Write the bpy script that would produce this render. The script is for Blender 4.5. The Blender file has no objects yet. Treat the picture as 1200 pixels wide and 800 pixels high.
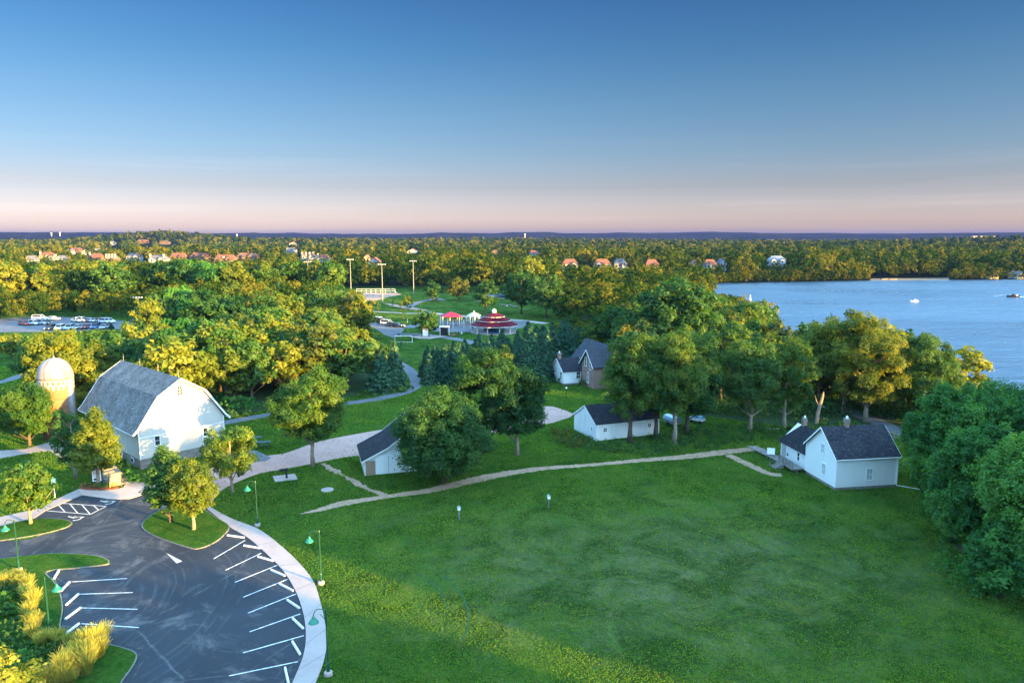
import bpy, bmesh, math, random
import numpy as np
from mathutils import Vector, geometry
rad = math.radians
rng = np.random.default_rng(7)
random.seed(7)

# ------------------------------------------------------------------ camera, sky, sun, exposure
sc = bpy.context.scene
F_PX, CAM_H = 850.0, 30.0
PITCH = math.atan(125 / F_PX)
cam = bpy.data.cameras.new('camera'); cam_o = bpy.data.objects.new('camera', cam)
sc.collection.objects.link(cam_o); sc.camera = cam_o
cam.sensor_width = 36; cam.lens = 36 * F_PX / 1200
cam.clip_start = 0.5; cam.clip_end = 30000
cam_o.location = (0, 0, CAM_H); cam_o.rotation_euler = (math.pi / 2 - PITCH, 0, 0)

SUN_AZ, SUN_EL = rad(122), rad(8.0)          # azimuth clockwise from +y (the view direction)
sd = Vector((math.sin(SUN_AZ) * math.cos(SUN_EL), math.cos(SUN_AZ) * math.cos(SUN_EL), math.sin(SUN_EL)))
sun = bpy.data.lights.new('sun', 'SUN'); sun.energy = 5.0; sun.angle = rad(0.5); sun.color = (1.0, 0.60, 0.13)
sun_o = bpy.data.objects.new('sun', sun); sc.collection.objects.link(sun_o)
sun_o.rotation_euler = sd.to_track_quat('Z', 'Y').to_euler(); sun_o.location = (60, -40, 60)

world = bpy.data.worlds.new('World'); sc.world = world; world.use_nodes = True
nt = world.node_tree; nt.nodes.clear()
def wn(t, **k):
    n = nt.nodes.new(t)
    for a, b in k.items(): setattr(n, a, b)
    return n
w_out = wn('ShaderNodeOutputWorld'); w_bg = wn('ShaderNodeBackground')
w_sky = wn('ShaderNodeTexSky'); w_sky.sky_type = 'NISHITA'; w_sky.sun_disc = False
w_sky.sun_elevation = rad(9.0); w_sky.sun_rotation = SUN_AZ
w_sky.altitude = 0; w_sky.air_density = 1.0; w_sky.dust_density = 0.6; w_sky.ozone_density = 2.0
w_tc = wn('ShaderNodeTexCoord'); w_sep = wn('ShaderNodeSeparateXYZ')
w_ramp = wn('ShaderNodeValToRGB'); w_mul = wn('ShaderNodeMix', data_type='RGBA', blend_type='MULTIPLY')
w_mul.inputs[0].default_value = 1.0
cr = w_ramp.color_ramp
SKY_RAMP = [(0, (0.2617, 0.2252, 0.3530)), (0.0165, (0.2343, 0.2039, 0.3287)), (0.0625, (0.1522, 0.1351, 0.1917)), (0.107, (0.1156, 0.1290, 0.1765)), (0.171, (0.0864, 0.1193, 0.1619)), (0.232, (0.0584, 0.1035, 0.1522)), (0.295, (0.0438, 0.0864, 0.1436)), (0.36, (1.85, 2.15, 2.15)), (1.0, (2.0, 2.2, 1.95))]  # overhead stops, out of view, are raised to fill the shade with light
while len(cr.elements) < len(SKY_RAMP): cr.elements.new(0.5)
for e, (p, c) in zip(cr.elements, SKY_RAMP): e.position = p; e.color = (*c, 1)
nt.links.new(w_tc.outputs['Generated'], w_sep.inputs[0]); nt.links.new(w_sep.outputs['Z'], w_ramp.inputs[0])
# faint streaks of high cloud low over the lake
w_map = wn('ShaderNodeMapping'); w_map.inputs['Scale'].default_value = (1.2, 1.2, 34.0)
w_noise = wn('ShaderNodeTexNoise'); w_noise.inputs['Scale'].default_value = 2.2; w_noise.inputs['Detail'].default_value = 5
w_cr = wn('ShaderNodeValToRGB'); w_cr.color_ramp.elements[0].position = 0.50; w_cr.color_ramp.elements[1].position = 0.72
w_band = wn('ShaderNodeMapRange'); w_band.inputs['From Min'].default_value = 0.13; w_band.inputs['From Max'].default_value = 0.05
w_m1 = wn('ShaderNodeMath', operation='MULTIPLY'); w_m2 = wn('ShaderNodeMath', operation='MULTIPLY'); w_m2.inputs[1].default_value = 0.07
w_cl = wn('ShaderNodeMix', data_type='RGBA', blend_type='ADD')
w_cl.inputs[7].default_value = (1.0, 0.80, 0.72, 1)
L = nt.links.new
L(w_tc.outputs['Generated'], w_map.inputs[0]); L(w_map.outputs[0], w_noise.inputs[0]); L(w_noise.outputs[0], w_cr.inputs[0])
L(w_sep.outputs['Z'], w_band.inputs[0]); L(w_cr.outputs[0], w_m1.inputs[0]); L(w_band.outputs[0], w_m1.inputs[1]); L(w_m1.outputs[0], w_m2.inputs[0])
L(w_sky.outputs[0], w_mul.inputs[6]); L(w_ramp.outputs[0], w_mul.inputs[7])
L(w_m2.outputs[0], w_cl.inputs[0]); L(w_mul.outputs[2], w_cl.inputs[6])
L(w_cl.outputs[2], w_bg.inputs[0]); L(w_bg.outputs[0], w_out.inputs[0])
w_bg.inputs[1].default_value = 0.15

sc.view_settings.view_transform = 'Standard'; sc.view_settings.look = 'None'
sc.view_settings.gamma = 1; sc.view_settings.use_curve_mapping = False
sc.view_settings.exposure = 2.82
sc.render.engine = 'CYCLES'
cy = sc.cycles
cy.max_bounces = 5; cy.diffuse_bounces = 3; cy.glossy_bounces = 2; cy.transmission_bounces = 3
cy.volume_bounces = 0; cy.transparent_max_bounces = 6; cy.use_denoising = True; cy.denoising_prefilter = 'NONE'
cy.use_adaptive_sampling = True; cy.adaptive_threshold = 0.02
cy.sample_clamp_indirect = 4

# ------------------------------------------------------------------ measuring from the photograph
cP, sP = math.cos(PITCH), math.sin(PITCH)
def ray(px, py):
    a, b = (px - 600) / F_PX, (400 - py) / F_PX
    return np.array([a, cP + b * sP, -sP + b * cP])
def G(px, py, z=0.0):
    d = ray(px, py); t = (z - CAM_H) / d[2]
    return (d[0] * t, d[1] * t, z)
def proj(x, y, z):
    f = y * cP - (z - CAM_H) * sP; u = y * sP + (z - CAM_H) * cP
    return 600 + F_PX * x / f, 400 - F_PX * u / f
def height_at(px, py_base, py_top):
    x, y, _ = G(px, py_base); d = ray(px, py_top)
    return CAM_H + d[2] * y / d[1]
def face_uv(px, py, x0, y0, th):
    """where a sight line meets the upright plane through (x0,y0) that runs at angle th: (along, height)"""
    d = ray(px, py); n = np.array([-math.sin(th), math.cos(th)])
    t = np.dot(np.array([x0, y0]), n) / np.dot(d[:2], n)
    p = d * t
    return (p[0] - x0) * math.cos(th) + (p[1] - y0) * math.sin(th), CAM_H + p[2]
SD2 = np.array([math.sin(SUN_AZ), math.cos(SUN_AZ)]); SN2 = np.array([-SD2[1], SD2[0]])

# ------------------------------------------------------------------ materials
MATS = {}
def new_mat(name):
    m = bpy.data.materials.new(name); m.use_nodes = True
    m.node_tree.nodes.clear(); MATS[name] = m
    return m, m.node_tree
class N:
    """tiny node builder"""
    def __init__(s, t): s.t = t
    def add(s, typ, ins=None, **k):
        n = s.t.nodes.new(typ)
        for a, b in k.items(): setattr(n, a, b)
        for a, b in (ins or {}).items():
            if isinstance(b, bpy.types.NodeSocket): s.t.links.new(b, n.inputs[a])
            else: n.inputs[a].default_value = b
        return n
    def noise(s, scale, detail=4, rough=0.55, vec=None, dist=0.0):
        i = {'Scale': scale, 'Detail': detail, 'Roughness': rough, 'Distortion': dist}
        if vec is not None: i['Vector'] = vec
        return s.add('ShaderNodeTexNoise', i).outputs[0]
    def ramp(s, fac, stops):
        r = s.add('ShaderNodeValToRGB', {0: fac}); e = r.color_ramp.elements
        while len(e) < len(stops): e.new(0.5)
        for q, (p, c) in zip(e, stops):
            q.position = p; q.color = (c, c, c, 1) if isinstance(c, (int, float)) else (*c, 1)
        return r.outputs[0]
    def mix(s, fac, a, b, mode='MIX'):
        m = s.add('ShaderNodeMix', data_type='RGBA', blend_type=mode)
        for i, v in ((0, fac), (6, a), (7, b)):
            if isinstance(v, bpy.types.NodeSocket): s.t.links.new(v, m.inputs[i])
            else: m.inputs[i].default_value = (*v, 1) if isinstance(v, tuple) and len(v) == 3 else v
        return m.outputs[2]
    def math(s, op, a, b=0.0, clamp=False):
        m = s.add('ShaderNodeMath', {0: a, 1: b}, operation=op, use_clamp=clamp); return m.outputs[0]
    def bump(s, h, strength=0.5, dist=0.05, normal=None):
        i = {'Strength': strength, 'Distance': dist, 'Height': h}
        if normal is not None: i['Normal'] = normal
        return s.add('ShaderNodeBump', i).outputs[0]
    def out(s, col, rough=0.8, normal=None, spec=0.3, metal=0.0, **ex):
        i = {'Base Color': col if isinstance(col, bpy.types.NodeSocket) else (*col, 1), 'Roughness': rough, 'Specular IOR Level': spec, 'Metallic': metal}
        if normal is not None: i['Normal'] = normal
        i.update(ex)
        b = s.add('ShaderNodeBsdfPrincipled', i); o = s.add('ShaderNodeOutputMaterial', {0: b.outputs[0]}); return b

def mat_plain(name, col, rough=0.6, var=0.15, scale=3.0, spec=0.3, metal=0.0, bump=0.0):
    m, t = new_mat(name); n = N(t)
    pos = n.add('ShaderNodeTexCoord').outputs['Object']
    f = n.noise(scale, 4, 0.6, pos)
    dark = tuple(c * (1 - var) for c in col); lite = tuple(min(1, c * (1 + var)) for c in col)
    c = n.mix(n.ramp(f, [(0.3, 0.0), (0.7, 1.0)]), dark, lite)
    nb = n.bump(n.noise(scale * 8, 3, 0.6, pos), bump, 0.02) if bump else None
    n.out(c, rough, nb, spec, metal); return m

def mat_grass(name, base, lite, dry, worn, scale=1.0, worn_amt=0.0, forest=False):
    m, t = new_mat(name); n = N(t)
    pos = n.add('ShaderNodeNewGeometry').outputs['Position']
    big = n.noise(0.035 * scale, 4, 0.55, pos, 0.6)
    mid = n.noise(0.30 * scale, 5, 0.65, pos, 0.4)
    fine = n.noise(2.6, 5, 0.7, pos)
    tiny = n.noise(11.0, 3, 0.7, pos)
    c = n.mix(n.ramp(big, [(0.34, 0.0), (0.66, 1.0)]), base, lite)
    c = n.mix(n.ramp(mid, [(0.42, 0.0), (0.66, 0.85)]), c, dry)
    # mowing passes, very faint, laid in curves round the field
    sx = n.add('ShaderNodeSeparateXYZ', {0: pos})
    cx = n.math('SUBTRACT', sx.outputs[0], 18.0); cyy = n.math('SUBTRACT', sx.outputs[1], 60.0)
    r2 = n.math('SQRT', n.math('ADD', n.math('MULTIPLY', cx, cx), n.math('MULTIPLY', cyy, cyy)))
    st = n.math('SINE', n.math('MULTIPLY', n.math('ADD', r2, n.math('MULTIPLY', mid, 3.0)), 1.5))
    c = n.mix(n.math('MULTIPLY', n.math('ADD', st, 1.0), 0.10), c, tuple(v * 0.62 for v in base))
    if worn_amt:
        # thin, greyed turf in the middle of the field
        ex = n.math('DIVIDE', n.math('SUBTRACT', sx.outputs[0], 15.0), 27.0)
        ey = n.math('DIVIDE', n.math('SUBTRACT', sx.outputs[1], 62.0), 17.0)
        d = n.math('SQRT', n.math('ADD', n.math('MULTIPLY', ex, ex), n.math('MULTIPLY', ey, ey)))
        d = n.math('ADD', d, n.math('MULTIPLY', n.math('SUBTRACT', n.noise(0.09, 5, 0.65, pos, 1.0), 0.5), 2.4))
        msk = n.add('ShaderNodeMapRange', {'Value': d, 'From Min': 1.25, 'From Max': 0.25}).outputs[0]
        patch = n.ramp(n.noise(0.55, 6, 0.72, pos, 0.8), [(0.32, 0.1), (0.60, 1.0)])
        c = n.mix(n.math('MULTIPLY', n.math('MULTIPLY', msk, patch), worn_amt), c, worn)
        weeds = n.ramp(n.noise(1.3, 3, 0.8, pos, 0.3), [(0.66, 0.0), (0.72, 0.8)])
        c = n.mix(weeds, c, (0.11, 0.20, 0.03))
        brown = n.ramp(n.noise(0.9, 5, 0.8, pos, 0.2), [(0.62, 0.0), (0.74, 0.6)])
        c = n.mix(brown, c, (0.17, 0.13, 0.04))
    if worn_amt:
        mott = n.noise(0.16, 6, 0.7, pos, 1.2)
        c = n.mix(n.ramp(mott, [(0.40, 0.75), (0.58, 0.0)]), c, tuple(v * 0.5 for v in base))
        c = n.mix(n.ramp(n.noise(0.42, 6, 0.75, pos, 1.0), [(0.52, 0.0), (0.70, 0.55)]), c, (0.12, 0.24, 0.07))
        # thin straw-coloured turf scattered over the whole field
        c = n.mix(n.ramp(n.noise(0.5, 6, 0.75, pos, 0.8), [(0.52, 0.0), (0.68, 0.45)]), c, (0.25, 0.25, 0.06))
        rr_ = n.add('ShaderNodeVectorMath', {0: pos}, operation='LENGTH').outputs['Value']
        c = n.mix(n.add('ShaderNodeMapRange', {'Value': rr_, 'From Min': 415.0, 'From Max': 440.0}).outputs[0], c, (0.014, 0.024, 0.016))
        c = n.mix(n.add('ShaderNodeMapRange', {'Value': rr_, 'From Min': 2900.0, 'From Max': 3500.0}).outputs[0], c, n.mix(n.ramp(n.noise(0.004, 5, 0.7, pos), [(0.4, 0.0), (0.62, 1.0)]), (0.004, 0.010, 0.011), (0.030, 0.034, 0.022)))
    c = n.mix(n.ramp(fine, [(0.36, 0.0), (0.68, 0.8)]), c, n.mix(0.5, c, (0.0, 0.0, 0.0)))
    c = n.mix(n.ramp(tiny, [(0.35, 0.35), (0.75, 0.0)]), c, n.mix(0.6, c, (0.0, 0.0, 0.0)))
    h = n.math('ADD', n.math('MULTIPLY', fine, 0.5), tiny)
    nb = n.bump(h, 1.0, 0.34)
    # blades stand upright, so low sun also shines through them
    d = n.add('ShaderNodeBsdfPrincipled', {'Base Color': c, 'Roughness': 0.95, 'Specular IOR Level': 0.0, 'Normal': nb,
              'Sheen Weight': 0.0, 'Sheen Roughness': 0.5, 'Sheen Tint': (0.55, 0.75, 0.2, 1)})
    n.add('ShaderNodeOutputMaterial', {0: d.outputs[0]}); return m

def mat_leaf(name, a, b, c3, trans=0.35, solo=False):
    """a dark, b mid, c3 light; varied by object, by clump and by leaf"""
    m, t = new_mat(name); n = N(t)
    at = n.add('ShaderNodeAttribute', attribute_name='tint').outputs['Fac']
    oi = n.add('ShaderNodeObjectInfo').outputs['Random']
    f = at if solo else n.math('ADD', n.math('MULTIPLY', at, 0.65), n.math('MULTIPLY', oi, 0.35))
    c = n.ramp(f, [(0.12, a), (0.5, b), (0.9, c3)])
    d = n.add('ShaderNodeBsdfDiffuse', {0: c, 1: 0.6})
    tr = n.add('ShaderNodeBsdfTranslucent', {0: n.mix(1.0, c, (1.6, 1.4, 0.5), 'MULTIPLY')})
    gl = n.add('ShaderNodeBsdfGlossy', {0: (0.6, 0.75, 0.9, 1), 1: 0.5})
    s1 = n.add('ShaderNodeMixShader', {0: trans, 1: d.outputs[0], 2: tr.outputs[0]})
    s2 = n.add('ShaderNodeMixShader', {0: 0.0 if solo else 0.015, 1: s1.outputs[0], 2: gl.outputs[0]})
    n.add('ShaderNodeOutputMaterial', {0: s2.outputs[0]}); return m

def mat_siding(name, col, vertical=True, pitch=0.3, grime=0.15):
    m, t = new_mat(name); n = N(t)
    pos = n.add('ShaderNodeTexCoord').outputs['Object']
    sx = n.add('ShaderNodeSeparateXYZ', {0: pos})
    if vertical:
        v = n.math('ADD', sx.outputs[0], sx.outputs[1])
    else: v = sx.outputs[2]
    fr = n.math('FRACT', n.math('DIVIDE', v, pitch))
    line = n.ramp(fr, [(0.0, 0.0), (0.05, 1.0), (0.95, 1.0), (1.0, 0.0)])
    c = n.mix(line, tuple(x * 0.62 for x in col), col)
    st = n.noise(0.9, 5, 0.7, n.add('ShaderNodeMapping', {0: pos, 'Scale': (1, 1, 0.25)}).outputs[0])
    c = n.mix(n.math('MULTIPLY', n.ramp(st, [(0.45, 0.0), (0.8, 1.0)]), grime * 2), c, (0.42, 0.40, 0.34))
    low = n.add('ShaderNodeMapRange', {'Value': n.math('ADD', sx.outputs[2], n.math('MULTIPLY', st, 1.2)), 'From Min': 1.5, 'From Max': 0.4}).outputs[0]
    c = n.mix(n.math('MULTIPLY', low, grime), c, (0.30, 0.30, 0.22))
    n.out(c, 0.6, n.bump(fr if not vertical else line, 0.5, 0.02), 0.3); return m

def mat_shingle(name, dark, lite, moss=0.1, pale=0.25):
    m, t = new_mat(name); n = N(t)
    uv = n.add('ShaderNodeUVMap').outputs[0]
    br = n.add('ShaderNodeTexBrick', {'Vector': uv, 'Color1': (0.25, 0.25, 0.25, 1), 'Color2': (0.9, 0.9, 0.9, 1), 'Mortar': (0.05, 0.05, 0.05, 1),
               'Scale': 1.0, 'Mortar Size': 0.012, 'Brick Width': 0.36, 'Row Height': 0.17, 'Bias': -0.1})
    c = n.mix(br.outputs[0], dark, lite)
    b = n.noise(0.5, 5, 0.7, uv); b2 = n.noise(3.0, 4, 0.75, uv)
    c = n.mix(n.math('MULTIPLY', n.ramp(b, [(0.4, 0.0), (0.75, 1.0)]), pale), c, tuple(min(1, v * 1.9) for v in lite))
    c = n.mix(n.math('MULTIPLY', n.ramp(b2, [(0.58, 0.0), (0.68, 1.0)]), pale * 1.6), c, (0.45, 0.47, 0.46))
    c = n.mix(n.math('MULTIPLY', n.ramp(n.noise(0.8, 4, 0.6, uv, 1.0), [(0.55, 0.0), (0.7, 1.0)]), moss), c, (0.10, 0.10, 0.06))
    n.out(c, 0.85, n.bump(n.math('ADD', br.outputs[0], n.math('MULTIPLY', b2, 0.5)), 0.9, 0.04), 0.10); return m

def mat_brick(name, c1, c2, mortar, w=0.22, h=0.075, scale=1.0):
    m, t = new_mat(name); n = N(t)
    uv = n.add('ShaderNodeUVMap').outputs[0]
    br = n.add('ShaderNodeTexBrick', {'Vector': uv, 'Color1': (*c1, 1), 'Color2': (*c2, 1), 'Mortar': (*mortar, 1), 'Scale': 1.0,
                'Mortar Size': 0.012, 'Brick Width': w, 'Row Height': h})
    c = n.mix(n.math('MULTIPLY', n.ramp(n.noise(0.8, 5, 0.7, uv), [(0.35, 0.0), (0.75, 1.0)]), 0.45), br.outputs[0], tuple(v * 0.55 for v in c1))
    n.out(c, 0.85, n.bump(br.outputs[1], -0.4, 0.01), 0.2); return m

def mat_asphalt(name, col=(0.020, 0.025, 0.034), stain=True):
    m, t = new_mat(name); n = N(t)
    pos = n.add('ShaderNodeNewGeometry').outputs['Position']
    big = n.noise(0.12, 5, 0.65, pos, 0.8); mid = n.noise(0.9, 5, 0.7, pos, 0.4); fine = n.noise(30, 2, 0.6, pos)
    c = n.mix(n.ramp(big, [(0.3, 0.0), (0.7, 1.0)]), tuple(v * 0.75 for v in col), tuple(v * 1.25 for v in col))
    c = n.mix(n.ramp(mid, [(0.55, 0.0), (0.75, 0.5)]), c, tuple(v * 1.8 for v in col))
    if stain:
        # worn wheel arcs round the turning loop, sealed cracks, oil in the stalls
        sx = n.add('ShaderNodeSeparateXYZ', {0: pos})
        ax = n.math('ADD', sx.outputs[0], 38.0); ay = n.math('SUBTRACT', sx.outputs[1], 54.0)
        r = n.math('SQRT', n.math('ADD', n.math('MULTIPLY', ax, ax), n.math('MULTIPLY', n.math('MULTIPLY', ay, ay), 0.8)))
        rw = n.math('ADD', r, n.math('MULTIPLY', n.noise(0.15, 3, 0.5, pos), 1.2))
        ringn = n.add('ShaderNodeTexNoise', {'Scale': 1.7, 'Detail': 3.0, 'Roughness': 0.75, 'W': rw}, noise_dimensions='1D').outputs[0]
        band = n.ramp(n.math('DIVIDE', r, 22.0), [(0.22, 0.0), (0.36, 1.0), (0.66, 1.0), (0.8, 0.0)])
        brk = n.ramp(n.noise(0.35, 5, 0.7, pos), [(0.42, 0.0), (0.62, 1.0)])
        msk = n.math('MULTIPLY', n.math('MULTIPLY', n.ramp(ringn, [(0.52, 0.0), (0.64, 1.0)]), band), brk)
        c = n.mix(n.math('MULTIPLY', msk, 0.25), c, (0.12, 0.125, 0.135))
        vor = n.add('ShaderNodeTexVoronoi', {'Vector': n.mix(0.25, pos, n.add('ShaderNodeTexNoise', {'Vector': pos, 'Scale': 0.6}).outputs[1]), 'Scale': 0.11}, feature='DISTANCE_TO_EDGE').outputs[0]
        c = n.mix(n.math('MULTIPLY', n.ramp(vor, [(0.002, 0.5), (0.006, 0.0)]), brk), c, (0.16, 0.16, 0.17))
        dust = n.ramp(n.noise(0.16, 6, 0.75, pos, 1.5), [(0.52, 0.0), (0.70, 0.6)])
        c = n.mix(dust, c, (0.16, 0.15, 0.15))
    n.out(c, 0.8, n.bump(fine, 0.4, 0.01), 0.28); return m

def mat_ground(name, col, col2, scale=1.0, rough=0.9, spots=(0.2, 0.2, 0.2), amt=0.3, cracks=0.0):
    m, t = new_mat(name); n = N(t)
    pos = n.add('ShaderNodeNewGeometry').outputs['Position']
    c = n.mix(n.ramp(n.noise(0.35 * scale, 5, 0.7, pos, 0.5), [(0.3, 0.0), (0.7, 1.0)]), col, col2)
    c = n.mix(n.math('MULTIPLY', n.ramp(n.noise(2.5 * scale, 5, 0.75, pos), [(0.5, 0.0), (0.75, 1.0)]), amt), c, spots)
    n.out(c, rough, n.bump(n.noise(14, 4, 0.7, pos), 0.5, 0.03), 0.2); return m

def mat_water():
    m, t = new_mat('lake_water'); n = N(t)
    pos = n.add('ShaderNodeNewGeometry').outputs['Position']
    mp = n.add('ShaderNodeMapping', {0: pos, 'Scale': (0.35, 1.0, 1.0), 'Rotation': (0, 0, rad(-8))}).outputs[0]
    h = n.math('ADD', n.math('MULTIPLY', n.noise(0.55, 4, 0.6, mp, 0.3), 1.0), n.math('MULTIPLY', n.noise(0.11, 3, 0.5, mp, 0.6), 1.6))
    gust = n.noise(0.012, 4, 0.6, mp, 0.8)
    rough = n.math('ADD', 0.16, n.math('MULTIPLY', gust, 0.28))
    b = n.out(n.mix(n.ramp(gust, [(0.35, 0.0), (0.7, 1.0)]), (0.018, 0.066, 0.13), (0.03, 0.092, 0.17)), rough, n.bump(h, 0.75, 0.55), 0.5)
    return m

M = {}
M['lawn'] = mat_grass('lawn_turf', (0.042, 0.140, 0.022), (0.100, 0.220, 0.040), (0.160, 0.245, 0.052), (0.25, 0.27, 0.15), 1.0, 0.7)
M['meadow'] = mat_grass('island_turf', (0.040, 0.140, 0.022), (0.070, 0.190, 0.03), (0.11, 0.20, 0.035), (0.1, 0.14, 0.07), 2.0)
M['asphalt'] = mat_asphalt('asphalt_lot')
M['path_asphalt'] = mat_asphalt('asphalt_path', (0.11, 0.12, 0.135), False)
M['far_asphalt'] = mat_asphalt('asphalt_far', (0.10, 0.105, 0.12), False)
M['concrete'] = mat_ground('pale_concrete', (0.30, 0.245, 0.23), (0.38, 0.315, 0.295), 0.8, 0.85, (0.25, 0.22, 0.21), 0.5)
M['plaza'] = mat_ground('tan_concrete', (0.42, 0.31, 0.27), (0.50, 0.37, 0.32), 0.8, 0.85, (0.30, 0.2, 0.17), 0.4)
M['gravel'] = mat_ground('pink_gravel', (0.37, 0.225, 0.19), (0.48, 0.30, 0.26), 0.8, 0.95, (0.16, 0.13, 0.10), 0.7)
M['dirt'] = mat_ground('trail_dirt', (0.29, 0.185, 0.125), (0.39, 0.26, 0.185), 1.2, 0.95, (0.10, 0.13, 0.05), 0.6)
M['paint'] = mat_plain('road_paint', (0.52, 0.52, 0.51), 0.7, 0.4, 3.5)
M['white'] = mat_plain('white_paint', (0.80, 0.80, 0.79), 0.5, 0.06, 2)
M['chute'] = mat_plain('dull_galvanised', (.22, .22, .24), .5, .2, 1.5, .4, .2)
M['offwhite'] = mat_plain('old_white', (.48, .47, .44), .7, .2, 2)
M['kerb'] = mat_plain('kerb_stone', (.15, .15, .14), .9, .3, 1.5)
M['stop'] = mat_plain('wheel_stop_concrete', (.66, .63, .60), .8, .12, 3)
M['mulch'] = mat_ground('red_mulch', (0.22, 0.06, 0.03), (0.30, 0.09, 0.05), 4, 0.95, (0.08, 0.04, 0.02), 0.7)
M['barn'] = mat_siding('barn_boards', (0.54, 0.515, 0.465), True, 0.30, 0.10)
M['clap'] = mat_siding('white_clapboard', (0.80, 0.81, 0.81), False, 0.14, 0.05)
M['oldboard'] = mat_siding('weathered_white_boards', (0.72, 0.74, 0.75), True, 0.25, 0.25)
M['barn_roof'] = mat_shingle('grey_barn_shingles', (0.045, 0.043, 0.045), (0.20, 0.19, 0.19), 0.7, 0.42)
M['dark_roof'] = mat_shingle('dark_shingles', (0.012, 0.013, 0.018), (0.040, 0.044, 0.056), 0.2, 0.10)
M['cabin_roof'] = mat_shingle('dark_cedar_shingles', (0.012, 0.013, 0.018), (0.048, 0.052, 0.066), 0.25, 0.16)
M['slate'] = mat_shingle('farmhouse_shingles', (0.03, 0.034, 0.045), (0.07, 0.078, 0.10), 0.1, 0.12)
M['metal_roof'] = mat_plain('pale_metal_roof', (0.45, 0.48, 0.52), 0.4, 0.2, 1.5, 0.5, 0.3)
M['stone'] = mat_brick('field_stone', (0.20, 0.17, 0.15), (0.30, 0.27, 0.24), (0.14, 0.13, 0.12), 0.5, 0.28)
M['brick'] = mat_brick('farmhouse_brick', (0.22, 0.10, 0.075), (0.29, 0.145, 0.105), (0.30, 0.26, 0.23))
M['chimney'] = mat_brick('chimney_brick', (0.25, 0.115, 0.085), (0.34, 0.17, 0.12), (0.38, 0.33, 0.29))
M['silo'] = mat_brick('silo_tile', (0.23, 0.115, 0.055), (0.30, 0.155, 0.08), (0.16, 0.09, 0.06), 0.6, 0.3)
M['glass'] = mat_plain('window_glass', (0.02, 0.025, 0.03), 0.12, 0.3, 1, 0.6)
M['blind'] = mat_plain('pale_blind', (0.40, 0.42, 0.44), 0.6, 0.15, 2)
M['dark'] = mat_plain('dark_void', (0.015, 0.015, 0.018), 0.8, 0.2)
M['lamp_green'] = mat_plain('green_enamel', (0.006, 0.055, 0.036), 0.35, 0.1, 3, 0.5)
M['lamp_teal'] = mat_plain('teal_enamel', (0.01, 0.16, 0.12), 0.35, 0.1, 3, 0.5)
M['steel'] = mat_plain('galvanised_steel', (0.24, 0.245, 0.25), 0.55, 0.15, 3, 0.4, 0.3)
M['wood'] = mat_plain('grey_wood', (0.22, 0.20, 0.18), 0.8, 0.3, 4, 0.2, 0, 0.3)
M['pine'] = mat_plain('brown_wood', (0.20, 0.12, 0.06), 0.8, 0.3, 4)
M['bark'] = mat_plain('bark', (0.10, 0.08, 0.062), 0.95, 0.4, 5, 0.1, 0, 0.8)
M['pale_bark'] = mat_plain('pale_bark', (0.27, 0.22, 0.17), 0.9, 0.35, 4, 0.1, 0, 0.6)
M['maroon'] = mat_plain('maroon_metal_roof', (0.085, 0.005, 0.015), 0.7, 0.15, 0.5, 0.08)
M['pinkfab'] = mat_plain('red_fabric', (0.24, 0.012, 0.045), 0.7, 0.1, 0.5)
M['blue'] = mat_plain('blue_paint', (0.03, 0.20, 0.42), 0.4, 0.1)
M['picnic'] = mat_plain('dark_green_plastic', (0.02, 0.06, 0.06), 0.6, 0.2)
M['leaf'] = mat_leaf('leaf_maple', (0.020, 0.076, 0.012), (0.058, 0.135, 0.018), (0.165, 0.225, 0.028), 0.4)
M['leaf_yellow'] = mat_leaf('leaf_locust', (0.055, 0.105, 0.012), (0.135, 0.180, 0.018), (0.28, 0.28, 0.032), 0.42)
M['leaf_dark'] = mat_leaf('leaf_oak', (0.015, 0.058, 0.014), (0.040, 0.115, 0.022), (0.110, 0.190, 0.032), 0.38)
M['leaf_willow'] = mat_leaf('leaf_willow', (0.018, 0.090, 0.018), (0.055, 0.185, 0.030), (0.150, 0.310, 0.050), 0.4)
M['needle'] = mat_leaf('spruce_needles', (0.016, 0.060, 0.036), (0.030, 0.095, 0.054), (0.065, 0.145, 0.070), 0.15)
M['leaf_far'] = mat_leaf('leaf_woodland', (0.022, 0.052, 0.012), (0.070, 0.100, 0.016), (0.200, 0.190, 0.026), 0.35)
M['leaf_wood'] = mat_leaf('leaf_mass', (0.010, 0.036, 0.010), (0.036, 0.072, 0.013), (0.165, 0.155, 0.022), 0.35, True)
M['turf_blade'] = mat_leaf('turf_blades', (0.052, 0.160, 0.024), (0.155, 0.265, 0.042), (0.31, 0.29, 0.08), 0.62, True)
M['straw'] = mat_leaf('tall_grass_blades', (0.09, 0.13, 0.025), (0.24, 0.25, 0.055), (0.42, 0.40, 0.10), 0.45)
M['water'] = mat_water()

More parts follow.
